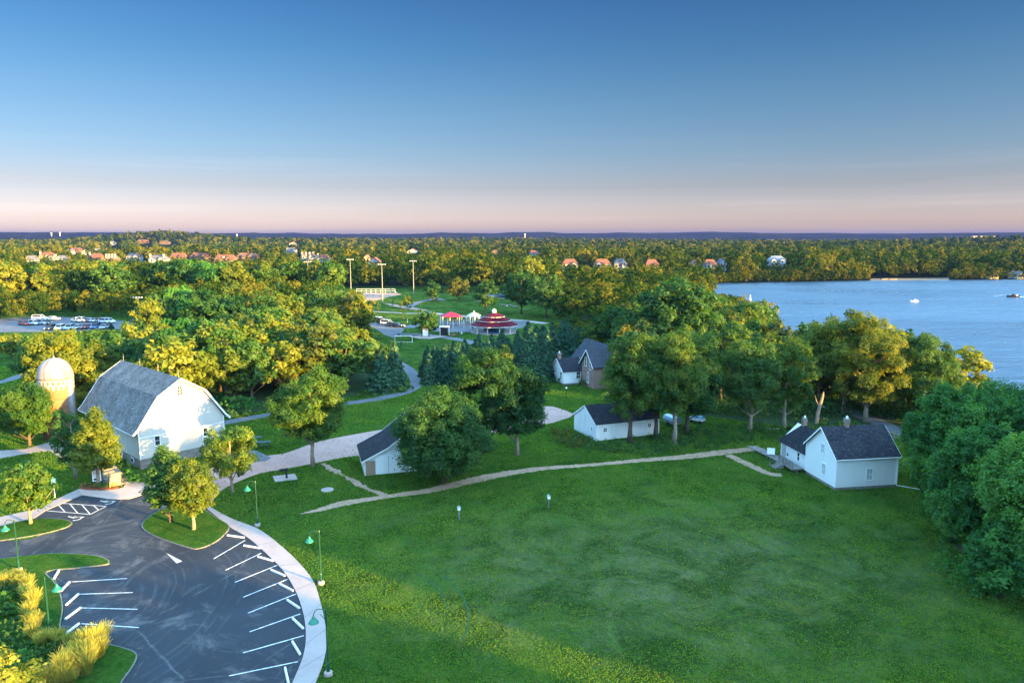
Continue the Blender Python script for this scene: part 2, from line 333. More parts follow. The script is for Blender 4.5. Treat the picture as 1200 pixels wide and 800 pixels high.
# ------------------------------------------------------------------ mesh helpers
def link(o, parent=None):
    sc.collection.objects.link(o)
    if parent is not None: o.parent = parent
    return o
def tag(o, label=None, cat=None, group=None, kind=None):
    for k, v in (('label', label), ('category', cat), ('group', group), ('kind', kind)):
        if v is not None: o[k] = v
    return o
def empty(name, loc, rz=0.0, label=None, cat=None, group=None):
    o = bpy.data.objects.new(name, None); o.location = loc; o.rotation_euler = (0, 0, rz); o.empty_display_size = 0.3
    link(o); return tag(o, label, cat, group)
def np_mesh(name, V, Fq, mat, tint=None, smooth=False):
    me = bpy.data.meshes.new(name); V = np.asarray(V, np.float32); Fq = np.asarray(Fq, np.int32); k = Fq.shape[1]
    me.vertices.add(len(V)); me.vertices.foreach_set('co', V.ravel())
    me.loops.add(Fq.size); me.loops.foreach_set('vertex_index', Fq.ravel())
    me.polygons.add(len(Fq)); me.polygons.foreach_set('loop_start', np.arange(0, Fq.size, k, dtype=np.int32))
    me.update(calc_edges=True)
    if tint is not None:
        a = me.attributes.new('tint', 'FLOAT', 'FACE'); a.data.foreach_set('value', np.asarray(tint, np.float32))
    me.materials.append(mat)
    if smooth: me.polygons.foreach_set('use_smooth', np.ones(len(Fq), bool))
    return me
class MB:
    """collects shapes; build() links them as one mesh object"""
    def __init__(s): s.v = []; s.f = []; s.uv = []
    def poly(s, pts, uv=None):
        i = len(s.v); s.v += [tuple(p) for p in pts]; s.f.append(tuple(range(i, i + len(pts))))
    def box(s, c, d, rz=0.0, rx=0.0, ry=0.0, taper=1.0):
        from mathutils import Euler
        R = Euler((rx, ry, rz)).to_matrix(); h = [x / 2 for x in d]; P = []
        for z in (-1, 1):
            k = taper if z > 0 else 1.0
            for x, y in ((-1, -1), (1, -1), (1, 1), (-1, 1)):
                P.append(tuple(R @ Vector((x * h[0] * k, y * h[1] * k, z * h[2])) + Vector(c)))
        i = len(s.v); s.v += P
        s.f += [tuple(i + j for j in q) for q in ((3, 2, 1, 0), (4, 5, 6, 7), (0, 1, 5, 4), (1, 2, 6, 5), (2, 3, 7, 6), (3, 0, 4, 7))]
        return s
    def bar(s, a, b, w, h=None):
        a, b = Vector(a), Vector(b); d = b - a; h = h or w
        z = d.normalized(); x = z.cross(Vector((0, 0, 1)))
        if x.length < 1e-3: x = Vector((1, 0, 0))
        x.normalize(); y = z.cross(x)
        P = [tuple(p + x * (sx * w / 2) + y * (sy * h / 2)) for p in (a, b) for sx, sy in ((-1, -1), (1, -1), (1, 1), (-1, 1))]
        i = len(s.v); s.v += P
        s.f += [tuple(i + j for j in q) for q in ((3, 2, 1, 0), (4, 5, 6, 7), (0, 1, 5, 4), (1, 2, 6, 5), (2, 3, 7, 6), (3, 0, 4, 7))]
        return s
    def tube(s, pts, rs, n=8, cap=True):
        pts = [Vector(p) for p in pts]; i0 = len(s.v); rings = []
        up = Vector((0, 0, 1))
        for k, p in enumerate(pts):
            d = (pts[min(k + 1, len(pts) - 1)] - pts[max(k - 1, 0)]).normalized()
            x = d.cross(Vector((0, 1, 0)) if abs(d.z) > 0.6 else up)
            if x.length < 1e-4: x = Vector((1, 0, 0))
            x.normalize(); y = d.cross(x)
            r = rs[k] if isinstance(rs, (list, tuple)) else rs
            rings.append([len(s.v) + j for j in range(n)])
            s.v += [tuple(p + (x * math.cos(2 * math.pi * j / n) + y * math.sin(2 * math.pi * j / n)) * r) for j in range(n)]
        for a, b in zip(rings, rings[1:]):
            for j in range(n): s.f.append((a[j], a[(j + 1) % n], b[(j + 1) % n], b[j]))
        if cap: s.f.append(tuple(reversed(rings[0]))); s.f.append(tuple(rings[-1]))
        return s
    def lathe(s, prof, c=(0, 0, 0), n=16, a0=0.0, cap=True):
        rings = []
        for r, z in prof:
            rings.append([len(s.v) + j for j in range(n)])
            s.v += [(c[0] + r * math.cos(a0 + 2 * math.pi * j / n), c[1] + r * math.sin(a0 + 2 * math.pi * j / n), c[2] + z) for j in range(n)]
        for a, b in zip(rings, rings[1:]):
            for j in range(n): s.f.append((a[j], a[(j + 1) % n], b[(j + 1) % n], b[j]))
        if cap: s.f.append(tuple(reversed(rings[0]))); s.f.append(tuple(rings[-1]))
        return s
    def prism(s, prof, v0, v1):
        """profile in (u,z), run along v from v0 to v1"""
        n = len(prof); i = len(s.v)
        s.v += [(u, v0, z) for u, z in prof] + [(u, v1, z) for u, z in prof]
        s.f.append(tuple(i + j for j in range(n))); s.f.append(tuple(i + n + j for j in reversed(range(n))))
        for j in range(n): s.f.append((i + (j + 1) % n, i + j, i + n + j, i + n + (j + 1) % n))
        return s
    def slab(s, a, b, c, d, th):
        """roof plate: four top corners (eave-left, eave-right, ridge-right, ridge-left) and a thickness downwards"""
        P = [Vector(p) for p in (a, b, c, d)]; nrm = (P[1] - P[0]).cross(P[3] - P[0]).normalized()
        if nrm.z < 0: nrm = -nrm
        Q = [p - nrm * th for p in P]; i = len(s.v); s.v += [tuple(p) for p in P + Q]
        s.f += [tuple(i + j for j in q) for q in ((0, 1, 2, 3), (7, 6, 5, 4), (4, 5, 1, 0), (5, 6, 2, 1), (6, 7, 3, 2), (7, 4, 0, 3))]
        return s
    def build(s, name, mat, parent=None, loc=None, rz=None, uv=False, smooth=False, bevel=0.0):
        me = bpy.data.meshes.new(name); me.from_pydata(s.v, [], s.f); me.materials.append(mat)
        bm = bmesh.new(); bm.from_mesh(me); bmesh.ops.recalc_face_normals(bm, faces=bm.faces); bm.to_mesh(me); bm.free()
        if uv:
            lay = me.uv_layers.new(name='UVMap')
            for p in me.polygons:
                n = p.normal
                if abs(n.z) > 0.99: ax = Vector((1, 0, 0))
                else: ax = Vector((-n.y, n.x, 0)).normalized()
                ay = n.cross(ax)
                for li in p.loop_indices:
                    co = me.vertices[me.loops[li].vertex_index].co
                    lay.data[li].uv = (co.dot(ax), co.dot(ay))
        if smooth:
            for p in me.polygons: p.use_smooth = True
        o = bpy.data.objects.new(name, me); link(o, parent)
        if loc is not None: o.location = loc
        if rz is not None: o.rotation_euler = (0, 0, rz)
        if bevel:
            b = o.modifiers.new('bevel', 'BEVEL'); b.width = bevel; b.segments = 2; b.limit_method = 'ANGLE'
        return o
def copy_thing(root, loc, rz=None, scale=None, label=None):
    def cp(o, par):
        c = o.copy(); link(c)
        if par is not None: c.parent = par
        for ch in list(o.children):
            if ch.parent == o: cp(ch, c)
        return c
    r = cp(root, None); r.location = loc
    if rz is not None: r.rotation_euler = (0, 0, rz)
    if scale is not None: r.scale = scale
    if label: r['label'] = label
    return r
def spline(pts, k=8, closed=False):
    pts = [np.array(p[:2], float) for p in pts]; n = len(pts); out = []
    rngi = range(n) if closed else range(n - 1)
    for i in rngi:
        p1, p2 = pts[i], pts[(i + 1) % n]
        p0 = pts[(i - 1) % n] if closed or i > 0 else 2 * p1 - p2
        p3 = pts[(i + 2) % n] if closed or i + 2 < n else 2 * p2 - p1
        for j in range(k):
            t = j / k
            out.append(0.5 * ((2 * p1) + (-p0 + p2) * t + (2 * p0 - 5 * p1 + 4 * p2 - p3) * t * t + (-p0 + 3 * p1 - 3 * p2 + p3) * t ** 3))
    if not closed: out.append(pts[-1])
    return out
def sheet(name, pts, z, mat, thick=0.0, kind='structure', label=None):
    """flat sheet (or low solid, if thick) with the given outline"""
    P = [Vector((p[0], p[1], 0)) for p in pts]
    tris = geometry.tessellate_polygon([P]); n = len(P)
    V = [(p.x, p.y, z) for p in P]; Fc = [tuple(t) for t in tris]
    if thick:
        V += [(p.x, p.y, z - thick) for p in P]
        Fc += [(i, (i + 1) % n, n + (i + 1) % n, n + i) for i in range(n)]
    me = bpy.data.meshes.new(name); me.from_pydata(V, [], Fc); me.materials.append(mat)
    bm = bmesh.new(); bm.from_mesh(me); bmesh.ops.recalc_face_normals(bm, faces=bm.faces)
    if sum(f.normal.z for f in bm.faces if abs(f.normal.z) > .5) < 0: bmesh.ops.reverse_faces(bm, faces=bm.faces)
    bm.to_mesh(me); bm.free()
    o = link(bpy.data.objects.new(name, me)); o['kind'] = kind
    if label: o['label'] = label
    return o
def px(pts): return [G(*p)[:2] for p in pts]
def ribbon(name, centre, width, z, mat, jitter=0.0, k=8, kind='structure'):
    c = spline(centre, k); Lp, Rp = [], []
    for i, p in enumerate(c):
        d = c[min(i + 1, len(c) - 1)] - c[max(i - 1, 0)]; d /= np.linalg.norm(d) + 1e-9; nn = np.array([-d[1], d[0]])
        w = width(i / (len(c) - 1)) if callable(width) else width
        j1, j2 = random.uniform(-1, 1) * jitter, random.uniform(-1, 1) * jitter
        Lp.append(p + nn * (w / 2 + j1)); Rp.append(p - nn * (w / 2 + j2))
    V = [(p[0], p[1], z) for p in Lp] + [(p[0], p[1], z) for p in Rp]; n = len(Lp)
    me = bpy.data.meshes.new(name); me.from_pydata(V, [], [(n + i, n + i + 1, i + 1, i) for i in range(n - 1)]); me.materials.append(mat)
    o = link(bpy.data.objects.new(name, me)); o['kind'] = kind; return o
def in_poly(x, y, poly):
    c = False; n = len(poly); j = n - 1
    for i in range(n):
        if (poly[i][1] > y) != (poly[j][1] > y) and x < (poly[j][0] - poly[i][0]) * (y - poly[i][1]) / (poly[j][1] - poly[i][1]) + poly[i][0]: c = not c
        j = i
    return c

# ------------------------------------------------------------------ terrain
def terrain(x, y):
    x = np.asarray(x, float); y = np.asarray(y, float)
    r = np.hypot(x, y)
    k = np.clip((r - 620) / 700, 0, 1); k = k * k * (3 - 2 * k)
    h = k * (3.2 * np.sin(x * 0.0043 + 1.3) * np.sin(y * 0.0051 + 0.4) + 2.5 * np.sin(x * 0.0017 - y * 0.0023 + 2.0) - 1.0)
    h = h + 25 * np.exp(-(((x + 940) / 165) ** 2 + ((y - 1950) / 150) ** 2)) 
    h = h + 14 * np.exp(-(((x - 1030) / 330) ** 2 + ((y - 1480) / 200) ** 2))
    h = h + 8 * np.exp(-(((x - 20) / 420) ** 2 + ((y - 2300) / 200) ** 2))
    dip = np.clip((r - 2500) / 900, 0, 1); h = h - 14 * dip
    far = np.clip((r - 4400) / 1700, 0, 1)
    ridge = 55 + 5 * np.sin(x * 0.0011 + 0.5) + 4.5 * np.sin(x * 0.0031 + 2) + 4 * np.sin(x * 0.0083) + 2.5 * np.sin(x * 0.021 + 1) + 1.5 * np.sin(x * 0.043)
    h = h + far * far * (3 - 2 * far) * ridge
    return h
NA, rads = 260, [0.0] + list(np.geomspace(20, 9000, 130))
ang = np.linspace(0, 2 * math.pi, NA, endpoint=False)
VX = [(0, 0, 0)]
X = np.outer(rads[1:], np.sin(ang)); Y = np.outer(rads[1:], np.cos(ang)); Z = terrain(X, Y)
V = np.concatenate([[[0, 0, 0]], np.stack([X, Y, Z], -1).reshape(-1, 3)])
nr = len(rads) - 1
i, j = np.meshgrid(np.arange(nr - 1), np.arange(NA), indexing='ij')
a = 1 + i * NA + j; b = 1 + i * NA + (j + 1) % NA
Fq = np.stack([a, a + NA, b + NA, b], -1).reshape(-1, 4)
Ft = [(0, 1 + (k + 1) % NA, 1 + k) for k in range(NA)]
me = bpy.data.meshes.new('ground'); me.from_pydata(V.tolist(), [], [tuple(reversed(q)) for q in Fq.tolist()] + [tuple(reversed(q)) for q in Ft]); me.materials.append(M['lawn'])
bm = bmesh.new(); bm.from_mesh(me); bmesh.ops.recalc_face_normals(bm, faces=bm.faces)
if sum(f.normal.z for f in bm.faces) < 0: bmesh.ops.reverse_faces(bm, faces=bm.faces)
bm.to_mesh(me); bm.free()
for p in me.polygons: p.use_smooth = True
ground = link(bpy.data.objects.new('ground', me)); ground['kind'] = 'structure'; ground['label'] = 'green lawn and land reaching to the horizon'

LAKE_PX = [(838, 333), (870, 331.5), (930, 330.5), (1000, 329), (1060, 328), (1120, 328), (1200, 327.5), (1420, 327), (1900, 330), (1900, 520), (1500, 500), (1300, 492), (1200, 486),
           (1130, 474), (1060, 458), (1000, 440), (940, 415), (890, 390), (858, 366), (842, 348)]
LAKE = spline(px(LAKE_PX), 6, True)
lake = sheet('lake', LAKE, 0.05, M['water'])
lake['label'] = 'calm blue lake'

# lot, walks, drive, trails --------------------------------------------------
LOT = [(0, 634), (-260, 640), (-260, 662), (0, 654), (60, 648), (105, 650), (126, 655), (129, 659), (126, 662), (90, 666.5), (54, 671), (62, 680), (70, 691), (75, 712), (73, 746), (100, 751), (126, 754), (150, 760), (162, 768), (156, 783), (144, 800), (118, 850), (346, 850),
       (345, 800), (356, 770), (359, 746), (356, 719), (347, 692), (331, 668), (310, 647), (290, 630), (269.5, 618), (252, 606), (236, 598), (215, 592), (195, 584), (183, 577), (178, 573), (168, 579), (152, 584), (132, 584.5), (110, 581.5), (96, 580), (54, 598), (39, 608), (45, 612), (62, 610.5), (80, 611), (85, 614), (75, 620), (45, 628)]
sheet('parking_lot', spline(px(LOT), 4, True), 0.014, M['asphalt'], label='dark asphalt car park')
kerb_m = M['kerb']
WALK_L = [(243, 597), (252, 604), (269.5, 618), (290, 630), (310, 647), (331, 668), (346, 692), (355.5, 719), (358.5, 746), (355, 770), (343, 800), (322, 850)]
WALK_R = [(243, 592), (256, 600), (274, 609), (304, 621), (334, 644), (355, 665), (368, 683), (375, 704), (380.5, 728), (383, 752), (379, 776), (370, 800), (350, 850)]
sheet('sidewalk', spline(px(WALK_L), 6) + spline(px(WALK_R), 6)[::-1], 0.09, M['concrete'], 0.13, label='curved pale concrete walk')
for k, (a, b) in enumerate(zip(spline(px(WALK_L), 5), spline(px(WALK_R), 5))):
    if k % 6 == 0:
        a2 = a + (b - a) * 0.02; b2 = a + (b - a) * 0.98
        if k == 0: jb = MB()
        jb.bar((a2[0], a2[1], 0.0915), (b2[0], b2[1], 0.0915), 0.02, 0.006)
o = jb.build('sidewalk_joint', M['dark']); o['kind'] = 'structure'
PLAZA = [(96, 580), (110, 582), (132, 585), (152, 584.5), (168, 579.5), (178, 573), (176, 568), (166, 565), (148, 563), (145, 571), (132, 574), (118, 575), (97, 573), (92, 573), (60, 588), (66, 588), (80, 585)]
sheet('plaza', px(PLAZA), 0.05, M['plaza'], 0.06)
WALK2 = [(92, 573), (66, 586), (45, 596), (0, 606), (-120, 632), (-120, 655), (0, 621), (39, 608), (54, 598), (96, 580)]
sheet('walkway', px(WALK2), 0.06, M['concrete'], 0.08)
WALK3 = [(0, 528), (30, 526), (58, 518), (70, 520), (88, 533), (90, 537), (74, 538), (58, 528), (40, 530), (0, 537), (-80, 546), (-80, 536)]
sheet('garden_path', px(WALK3), 0.03, M['concrete'], 0.04)
DRIVE_B = [(178, 573), (195, 584), (215, 592), (236, 597), (245, 592), (262, 573), (300, 556), (330, 550), (362, 544), (410, 535), (470, 530), (540, 515), (600, 503), (640, 497), (668, 489)]
DRIVE_T = [(180, 562), (196, 560), (225, 556), (250, 548), (280, 538), (320, 533), (337, 530), (375, 517), (420, 508), (470, 500), (540, 492), (600, 484), (640, 476), (660, 480), (672, 485)]
sheet('gravel_drive', spline(px(DRIVE_B), 5) + spline(px(DRIVE_T), 5)[::-1], 0.022, M['gravel'], label='pinkish gravel farm drive')
sheet('asphalt_apron', px([(287, 527), (300, 528), (318, 536), (312, 540), (285, 543), (272, 541), (270, 533)]), 0.03, M['path_asphalt'])
ribbon('asphalt_path', [G(*p)[:2] for p in [(225, 505), (257, 496.5), (312, 486.5), (355, 480), (395, 474), (432, 469), (458, 464), (476, 459), (486, 453), (488, 447), (485, 440), (478, 432), (466, 425)]], 2.6, 0.02, M['path_asphalt'])
ribbon('asphalt_path', [G(*p)[:2] for p in [(-60, 458), (0, 448), (30, 438), (60, 430), (100, 420)]], 2.6, 0.02, M['path_asphalt'])
def tw(t): return (1.6 + 0.4 * math.sin(t * 17)) * min(1.0, .12 + t * 5)
ribbon('dirt_trail', [G(*p)[:2] for p in [(352, 602), (375, 597), (400, 590), (425, 586), (450, 582), (500, 575), (540, 566), (580, 557), (630, 549.5), (700, 544), (760, 538.5), (800, 535.5), (850, 529.5), (885, 526), (895, 528)]], tw, 0.018, M['dirt'], 0.13, 20)
ribbon('dirt_trail', [G(*p)[:2] for p in [(853, 533), (868, 540), (885, 548), (902, 555), (916, 556.5)]], 1.3, 0.022, M['dirt'], 0.15, 10)
ribbon('dirt_trail', [G(*p)[:2] for p in [(452, 581), (440, 576), (424, 569), (405, 558), (388, 549), (378, 543)]], lambda t: .35 + .6 * abs(math.sin(t * 9 + .6)), 0.0145, M['dirt'], 0.25, 14)
ribbon('asphalt_road', [G(*p)[:2] for p in [(930, 468), (975, 474), (1003, 484), (1035, 497), (1064, 510), (1110, 535)]], 3.2, 0.02, M['path_asphalt'])
ribbon('gravel_path', [G(*p)[:2] for p in [(826, 470), (845, 466), (862, 463)]], 2.0, 0.02, M['gravel'])
# faint tyre marks curving on the field
M['mark'] = mat_ground('bruised_turf', (0.018, 0.055, 0.014), (0.03, 0.075, 0.02), 3, 0.95, (0.03, 0.12, 0.02), 0.9)
ribbon('tyre_track', [G(*p)[:2] for p in [(519, 673), (530, 684), (541, 697), (548, 712), (549, 728), (544, 744), (536, 752)]], 0.22, 0.012, M['mark'], 0.09, 12)
ribbon('tyre_track', [G(*p)[:2] for p in [(493, 673), (505, 682), (516, 694), (523, 709), (524, 722)]], 0.16, 0.012, M['mark'], 0.09, 12)

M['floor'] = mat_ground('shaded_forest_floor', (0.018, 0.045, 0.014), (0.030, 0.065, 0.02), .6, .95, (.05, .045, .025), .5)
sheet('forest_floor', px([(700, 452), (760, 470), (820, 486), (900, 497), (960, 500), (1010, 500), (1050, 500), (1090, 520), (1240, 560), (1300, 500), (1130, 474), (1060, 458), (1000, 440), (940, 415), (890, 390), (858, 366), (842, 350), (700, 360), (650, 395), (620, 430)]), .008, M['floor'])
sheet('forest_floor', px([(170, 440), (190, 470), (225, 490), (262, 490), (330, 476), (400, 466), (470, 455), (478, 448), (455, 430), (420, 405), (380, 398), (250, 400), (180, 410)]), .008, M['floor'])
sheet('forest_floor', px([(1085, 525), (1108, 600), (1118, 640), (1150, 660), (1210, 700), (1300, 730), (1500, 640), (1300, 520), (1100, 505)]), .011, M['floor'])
# grass islands with kerb
def island(pts, name='grass_island', z=0.12, m='meadow'):
    P = spline(px(pts), 6, True)
    c = np.mean(P, axis=0)
    sheet('kerb', P, z - 0.02, kerb_m, z)
    Q = []
    for i, p in enumerate(P):
        d = P[(i + 1) % len(P)] - P[i - 1]; d = d / (np.linalg.norm(d) + 1e-9); nn = np.array([-d[1], d[0]])
        Q.append(p + nn * 0.10 if in_poly(*(p + nn * 0.10), P) else p - nn * 0.10)
    sheet(name, Q, z, M[m], 0.05)
island([(166, 617), (170, 610), (182, 601), (200, 594), (222, 592), (240, 598), (256, 608), (269, 617), (262, 628), (250, 637), (234, 643), (222, 642.5), (195, 634), (174, 625)])
island([(-200, 648), (-60, 632), (0, 617), (30, 610), (50, 608), (70, 608.5), (82, 611), (84, 614), (76, 619), (45, 627), (0, 634), (-120, 650)])
BED = [(-200, 672), (-60, 662), (0, 655), (60, 649), (105, 650.5), (124, 655), (128, 659), (124, 662), (92, 666), (56, 670), (63, 681), (70, 692), (74, 712), (72, 745), (100, 751), (126, 755), (150, 761), (161, 768), (155, 783), (143, 800), (116, 850), (-200, 850)]
island(BED)

# ------------------------------------------------------------------ painted marks and wheel stops
def stripe(a, b, w=0.11, z=0.022, name='painted_line'):
    pa, pb = G(*a), G(*b)
    return MB().bar((pa[0], pa[1], z), (pb[0], pb[1], z), w, 0.006), name
LINES = [((84, 681.5), (149, 677.6)), ((92.5, 696), (155.5, 694)), ((95.5, 712), (161, 713.6)), ((95.5, 730.5), (162.5, 735)),
         ((250.5, 654.5), (287, 633)), ((264, 668), (306, 648)), ((275.5, 682), (325, 662)), ((285, 699.5), (337, 678.5)), ((291, 718), (347, 695.6)),
         ((292.6, 740), (352, 719)), ((285, 764.6), (356, 744.5)), ((268.6, 791.6), (349, 775)),
         ((55.5, 598.4), (106, 602.5)), ((106, 602.5), (124.5, 593)), ((124.5, 593), (72, 589.5)), ((69, 592), (76, 599.5)), ((82, 590.5), (91, 601)), ((96, 591.5), (105.5, 602)), ((110, 592.5), (115, 597))]
for a, b in LINES:
    m_, nm = stripe(a, b); o = m_.build('painted_line', M['paint']); o['kind'] = 'structure'
def isa(c, s=1.0, rz=0.0):
    b = MB(); ring = [(0.32 * math.cos(t), 0.32 * math.sin(t) - 0.15, 0) for t in np.linspace(-2.6, 1.0, 12)]
    for p, q in zip(ring, ring[1:]): b.bar(p, q, 0.09, 0.006)
    b.bar((-0.12, 0.62, 0), (0.0, 0.62, 0), 0.14, 0.006); b.bar((-0.05, 0.5, 0), (-0.02, 0.05, 0), 0.1, 0.006)
    b.bar((-0.02, 0.28, 0.0), (0.22, 0.28, 0), 0.08, 0.006); b.bar((0, 0.05, 0), (0.28, 0.05, 0), 0.1, 0.006); b.bar((0.28, 0.05, 0), (0.42, -0.35, 0), 0.1, 0.006)
    o = b.build('wheelchair_symbol', M['paint'], None, (c[0], c[1], 0.024), rz); o.scale = (s, s, 1); o['kind'] = 'structure'
isa(G(87.5, 607), 1.6, 1.0); isa(G(125, 588.5), 1.6, 1.0)
m_ = sheet('painted_arrow', px([(195, 648), (213.6, 657.5), (207, 659.8)]), 0.026, M['paint'])

STOPS = [((63, 679), (69, 669)), ((71, 693.5), (81.5, 682.5)), ((77.5, 709.5), (92, 696.5)), ((76.5, 726), (94.8, 712.5)), ((74.5, 745), (93, 731)),
         ((265.5, 627.5), (287, 630.5)), ((285.5, 639.5), (306, 643)), ((301.6, 652.5), (321, 658)), ((317, 668), (334.5, 675.5)), ((327, 684.3), (344, 693)),
         ((336, 703), (351.5, 713.5)), ((342.5, 724.5), (356, 737.5)), ((342.5, 752), (352, 767.5)), ((334, 782.6), (338.5, 802))]
sidew = ['left-hand', 'right-hand']
for k, (a, b) in enumerate(STOPS):
    pa, pb = np.array(G(*a)), np.array(G(*b)); c = (pa + pb) / 2; d = pb - pa
    b_ = MB(); h = np.linalg.norm(d[:2]) / 2; h = min(h, 1.0)
    prof = [(-0.09, 0), (0.09, 0), (0.065, 0.14), (-0.065, 0.14)]
    b_.prism(prof, -h, h)
    o = b_.build('wheel_stop', M['stop'], None, (c[0], c[1], 0.018), math.atan2(d[1], d[0]) - math.pi / 2, bevel=0.015)
    ordn = ['first', 'second', 'third', 'fourth', 'fifth', 'sixth', 'seventh', 'eighth', 'ninth']
    if k < 5: tag(o, f'concrete wheel stop, {ordn[k]} from the far end beside the tall grass bed', 'wheel stop', 'wheel stops by the grass bed')
    else: tag(o, f'concrete wheel stop, {ordn[k-5]} from the tree island along the curved walk', 'wheel stop', 'wheel stops along the curved walk')

# ------------------------------------------------------------------ trees
def unit(v): return v / (np.linalg.norm(v, axis=-1, keepdims=True) + 1e-9)
def cards(P, Nn, size, r):
    """diamond leaves at P facing Nn"""
    n = len(P); a = unit(np.cross(Nn, unit(r.normal(size=(n, 3))))); b = np.cross(Nn, a)
    s = (size * r.uniform(0.6, 1.35, n))[:, None]
    asp = r.uniform(0.55, 0.95, n)[:, None]
    V = np.stack([P - a * s, P - b * s * asp + Nn * s * 0.15, P + a * s, P + b * s * asp + Nn * s * 0.15], 1).reshape(-1, 3)
    return V, np.arange(4 * n).reshape(-1, 4)
def clumps(seed, rx, rz, zc, k, shape='round'):
    r = np.random.default_rng(seed); out = []
    lobes = [(r.uniform(0, 6.28), r.uniform(-0.3, 0.6), r.uniform(0.75, 1.2)) for _ in range(7)]
    tries = 0
    while len(out) < k and tries < k * 60:
        tries += 1
        d = unit(r.normal(size=3)); rr = r.uniform(0.25, 1.0) ** 0.45
        az = math.atan2(d[1], d[0]); g = 1.0
        for la, lz, lg in lobes:
            dd = abs((az - la + math.pi) % (2 * math.pi) - math.pi) / 0.9 + abs(d[2] - lz) / 0.6
            if dd < 1.2: g = max(0.62, min(1.15, lg))
        p = d * rr * 0.84 * g
        if shape == 'round' and p[2] < -0.88: continue
        if shape == 'cone':
            w = 1 - (p[2] * 0.5 + 0.5) * 0.75; p[0] *= w * 1.15; p[1] *= w * 1.15
        if shape == 'vase' : w = 0.62 + 0.42 * (p[2] * 0.5 + 0.5); p[0] *= w * 1.1; p[1] *= w * 1.1
        q = np.array([p[0] * rx, p[1] * rx, zc + p[2] * rz])
        cr_ = r.uniform(0.13, 0.25) * min(rx, rz * 1.1) * (0.85 if rr > 0.9 else 1.1)
        if any(np.linalg.norm(q - o[0]) < 0.75 * (cr_ + o[1]) * 0.75 for o in out): continue
        out.append((q, cr_))
    return out
def foliage(seed, cl, leaf, density, clump_tint=0.62, droop=0.0):
    r = np.random.default_rng(seed + 99); Ps, Ns, T = [], [], []
    for c, cr_ in cl:
        n = max(12, int(density * 12.6 * cr_ * cr_ / (leaf * leaf)))
        d = unit(r.normal(size=(n, 3))); d[:, 2] = np.where(d[:, 2] < -0.35, -d[:, 2] * r.uniform(0.2, 1, n), d[:, 2]); d = unit(d)
        # ragged clump: radius wobbles with direction
        w = 1 + 0.28 * np.sin(d[:, 0] * 5 + seed) * np.sin(d[:, 1] * 6 + c[0]) + 0.15 * np.sin(d[:, 2] * 9 + c[1])
        rad_ = cr_ * w * (r.uniform(0.25, 1.0, n) ** 0.35) * r.choice([1, 1, 1, 1.18], n)
        q = d * rad_[:, None] * np.array([0.95, 0.95, 1.12]) + c
        q[:, 2] += 0.35 * cr_ * np.maximum(d[:, 2], 0) ** 3 * r.uniform(0, 1, n)
        q[:, 2] -= droop * np.abs(r.normal(size=n)) * cr_
        Ps.append(q); Ns.append(unit(d + 0.42 * r.normal(size=(n, 3)) + [0, 0, 0.30]))
        T.append(np.clip(r.uniform(0, 1) * clump_tint + (1 - clump_tint) * r.uniform(0, 1, n), 0, 1))
    P, Nn, T = np.concatenate(Ps), np.concatenate(Ns), np.concatenate(T)
    V, Fq = cards(P, Nn, leaf, r); return V, Fq, T
def trunk_mesh(seed, h_top, r0, cl, z_first, mat, lean=0.0, limbs=14, multi=1):
    r = random.Random(seed); b = MB()
    for s in range(multi):
        a0 = 2 * math.pi * s / multi + 0.5; off = 0.0 if multi == 1 else r0 * 1.1
        pts, rs = [], []
        sx, sy = (math.cos(a0) * 0.16, math.sin(a0) * 0.16) if multi > 1 else (lean, 0)
        for i in range(7):
            t = i / 6; z = h_top * t
            pts.append((off * math.cos(a0) + sx * z + r.uniform(-1, 1) * 0.03 * h_top * t * (1 - t) * 2, off * math.sin(a0) + sy * z + r.uniform(-1, 1) * 0.03 * h_top * t, z - 0.05))
            rs.append(r0 * (1.35 if i == 0 else 1) * (1 - 0.78 * t))
        b.tube(pts, rs, 8)
        pick = r.sample(cl, min(limbs, len(cl)))
        for q, cr_ in pick:
            zb = max(z_first, min(h_top * 0.92, q[2] - np.hypot(q[0], q[1]) * r.uniform(0.55, 0.9) - 0.3)); t = zb / h_top
            if q[2] < zb: continue
            p0 = np.array([np.interp(zb, [p[2] for p in pts], [p[0] for p in pts]), np.interp(zb, [p[2] for p in pts], [p[1] for p in pts]), zb])
            rr = r0 * (1 - 0.78 * t) * 0.5
            mid = p0 * 0.45 + q * 0.55; mid[2] -= 0.06 * np.linalg.norm(q - p0)
            b.tube([tuple(p0), tuple(mid), tuple(q)], [rr, rr * 0.65, rr * 0.2], 5, False)
    me = bpy.data.meshes.new('trunk'); me.from_pydata(b.v, [], b.f); me.materials.append(mat)
    for p in me.polygons: p.use_smooth = True
    return me
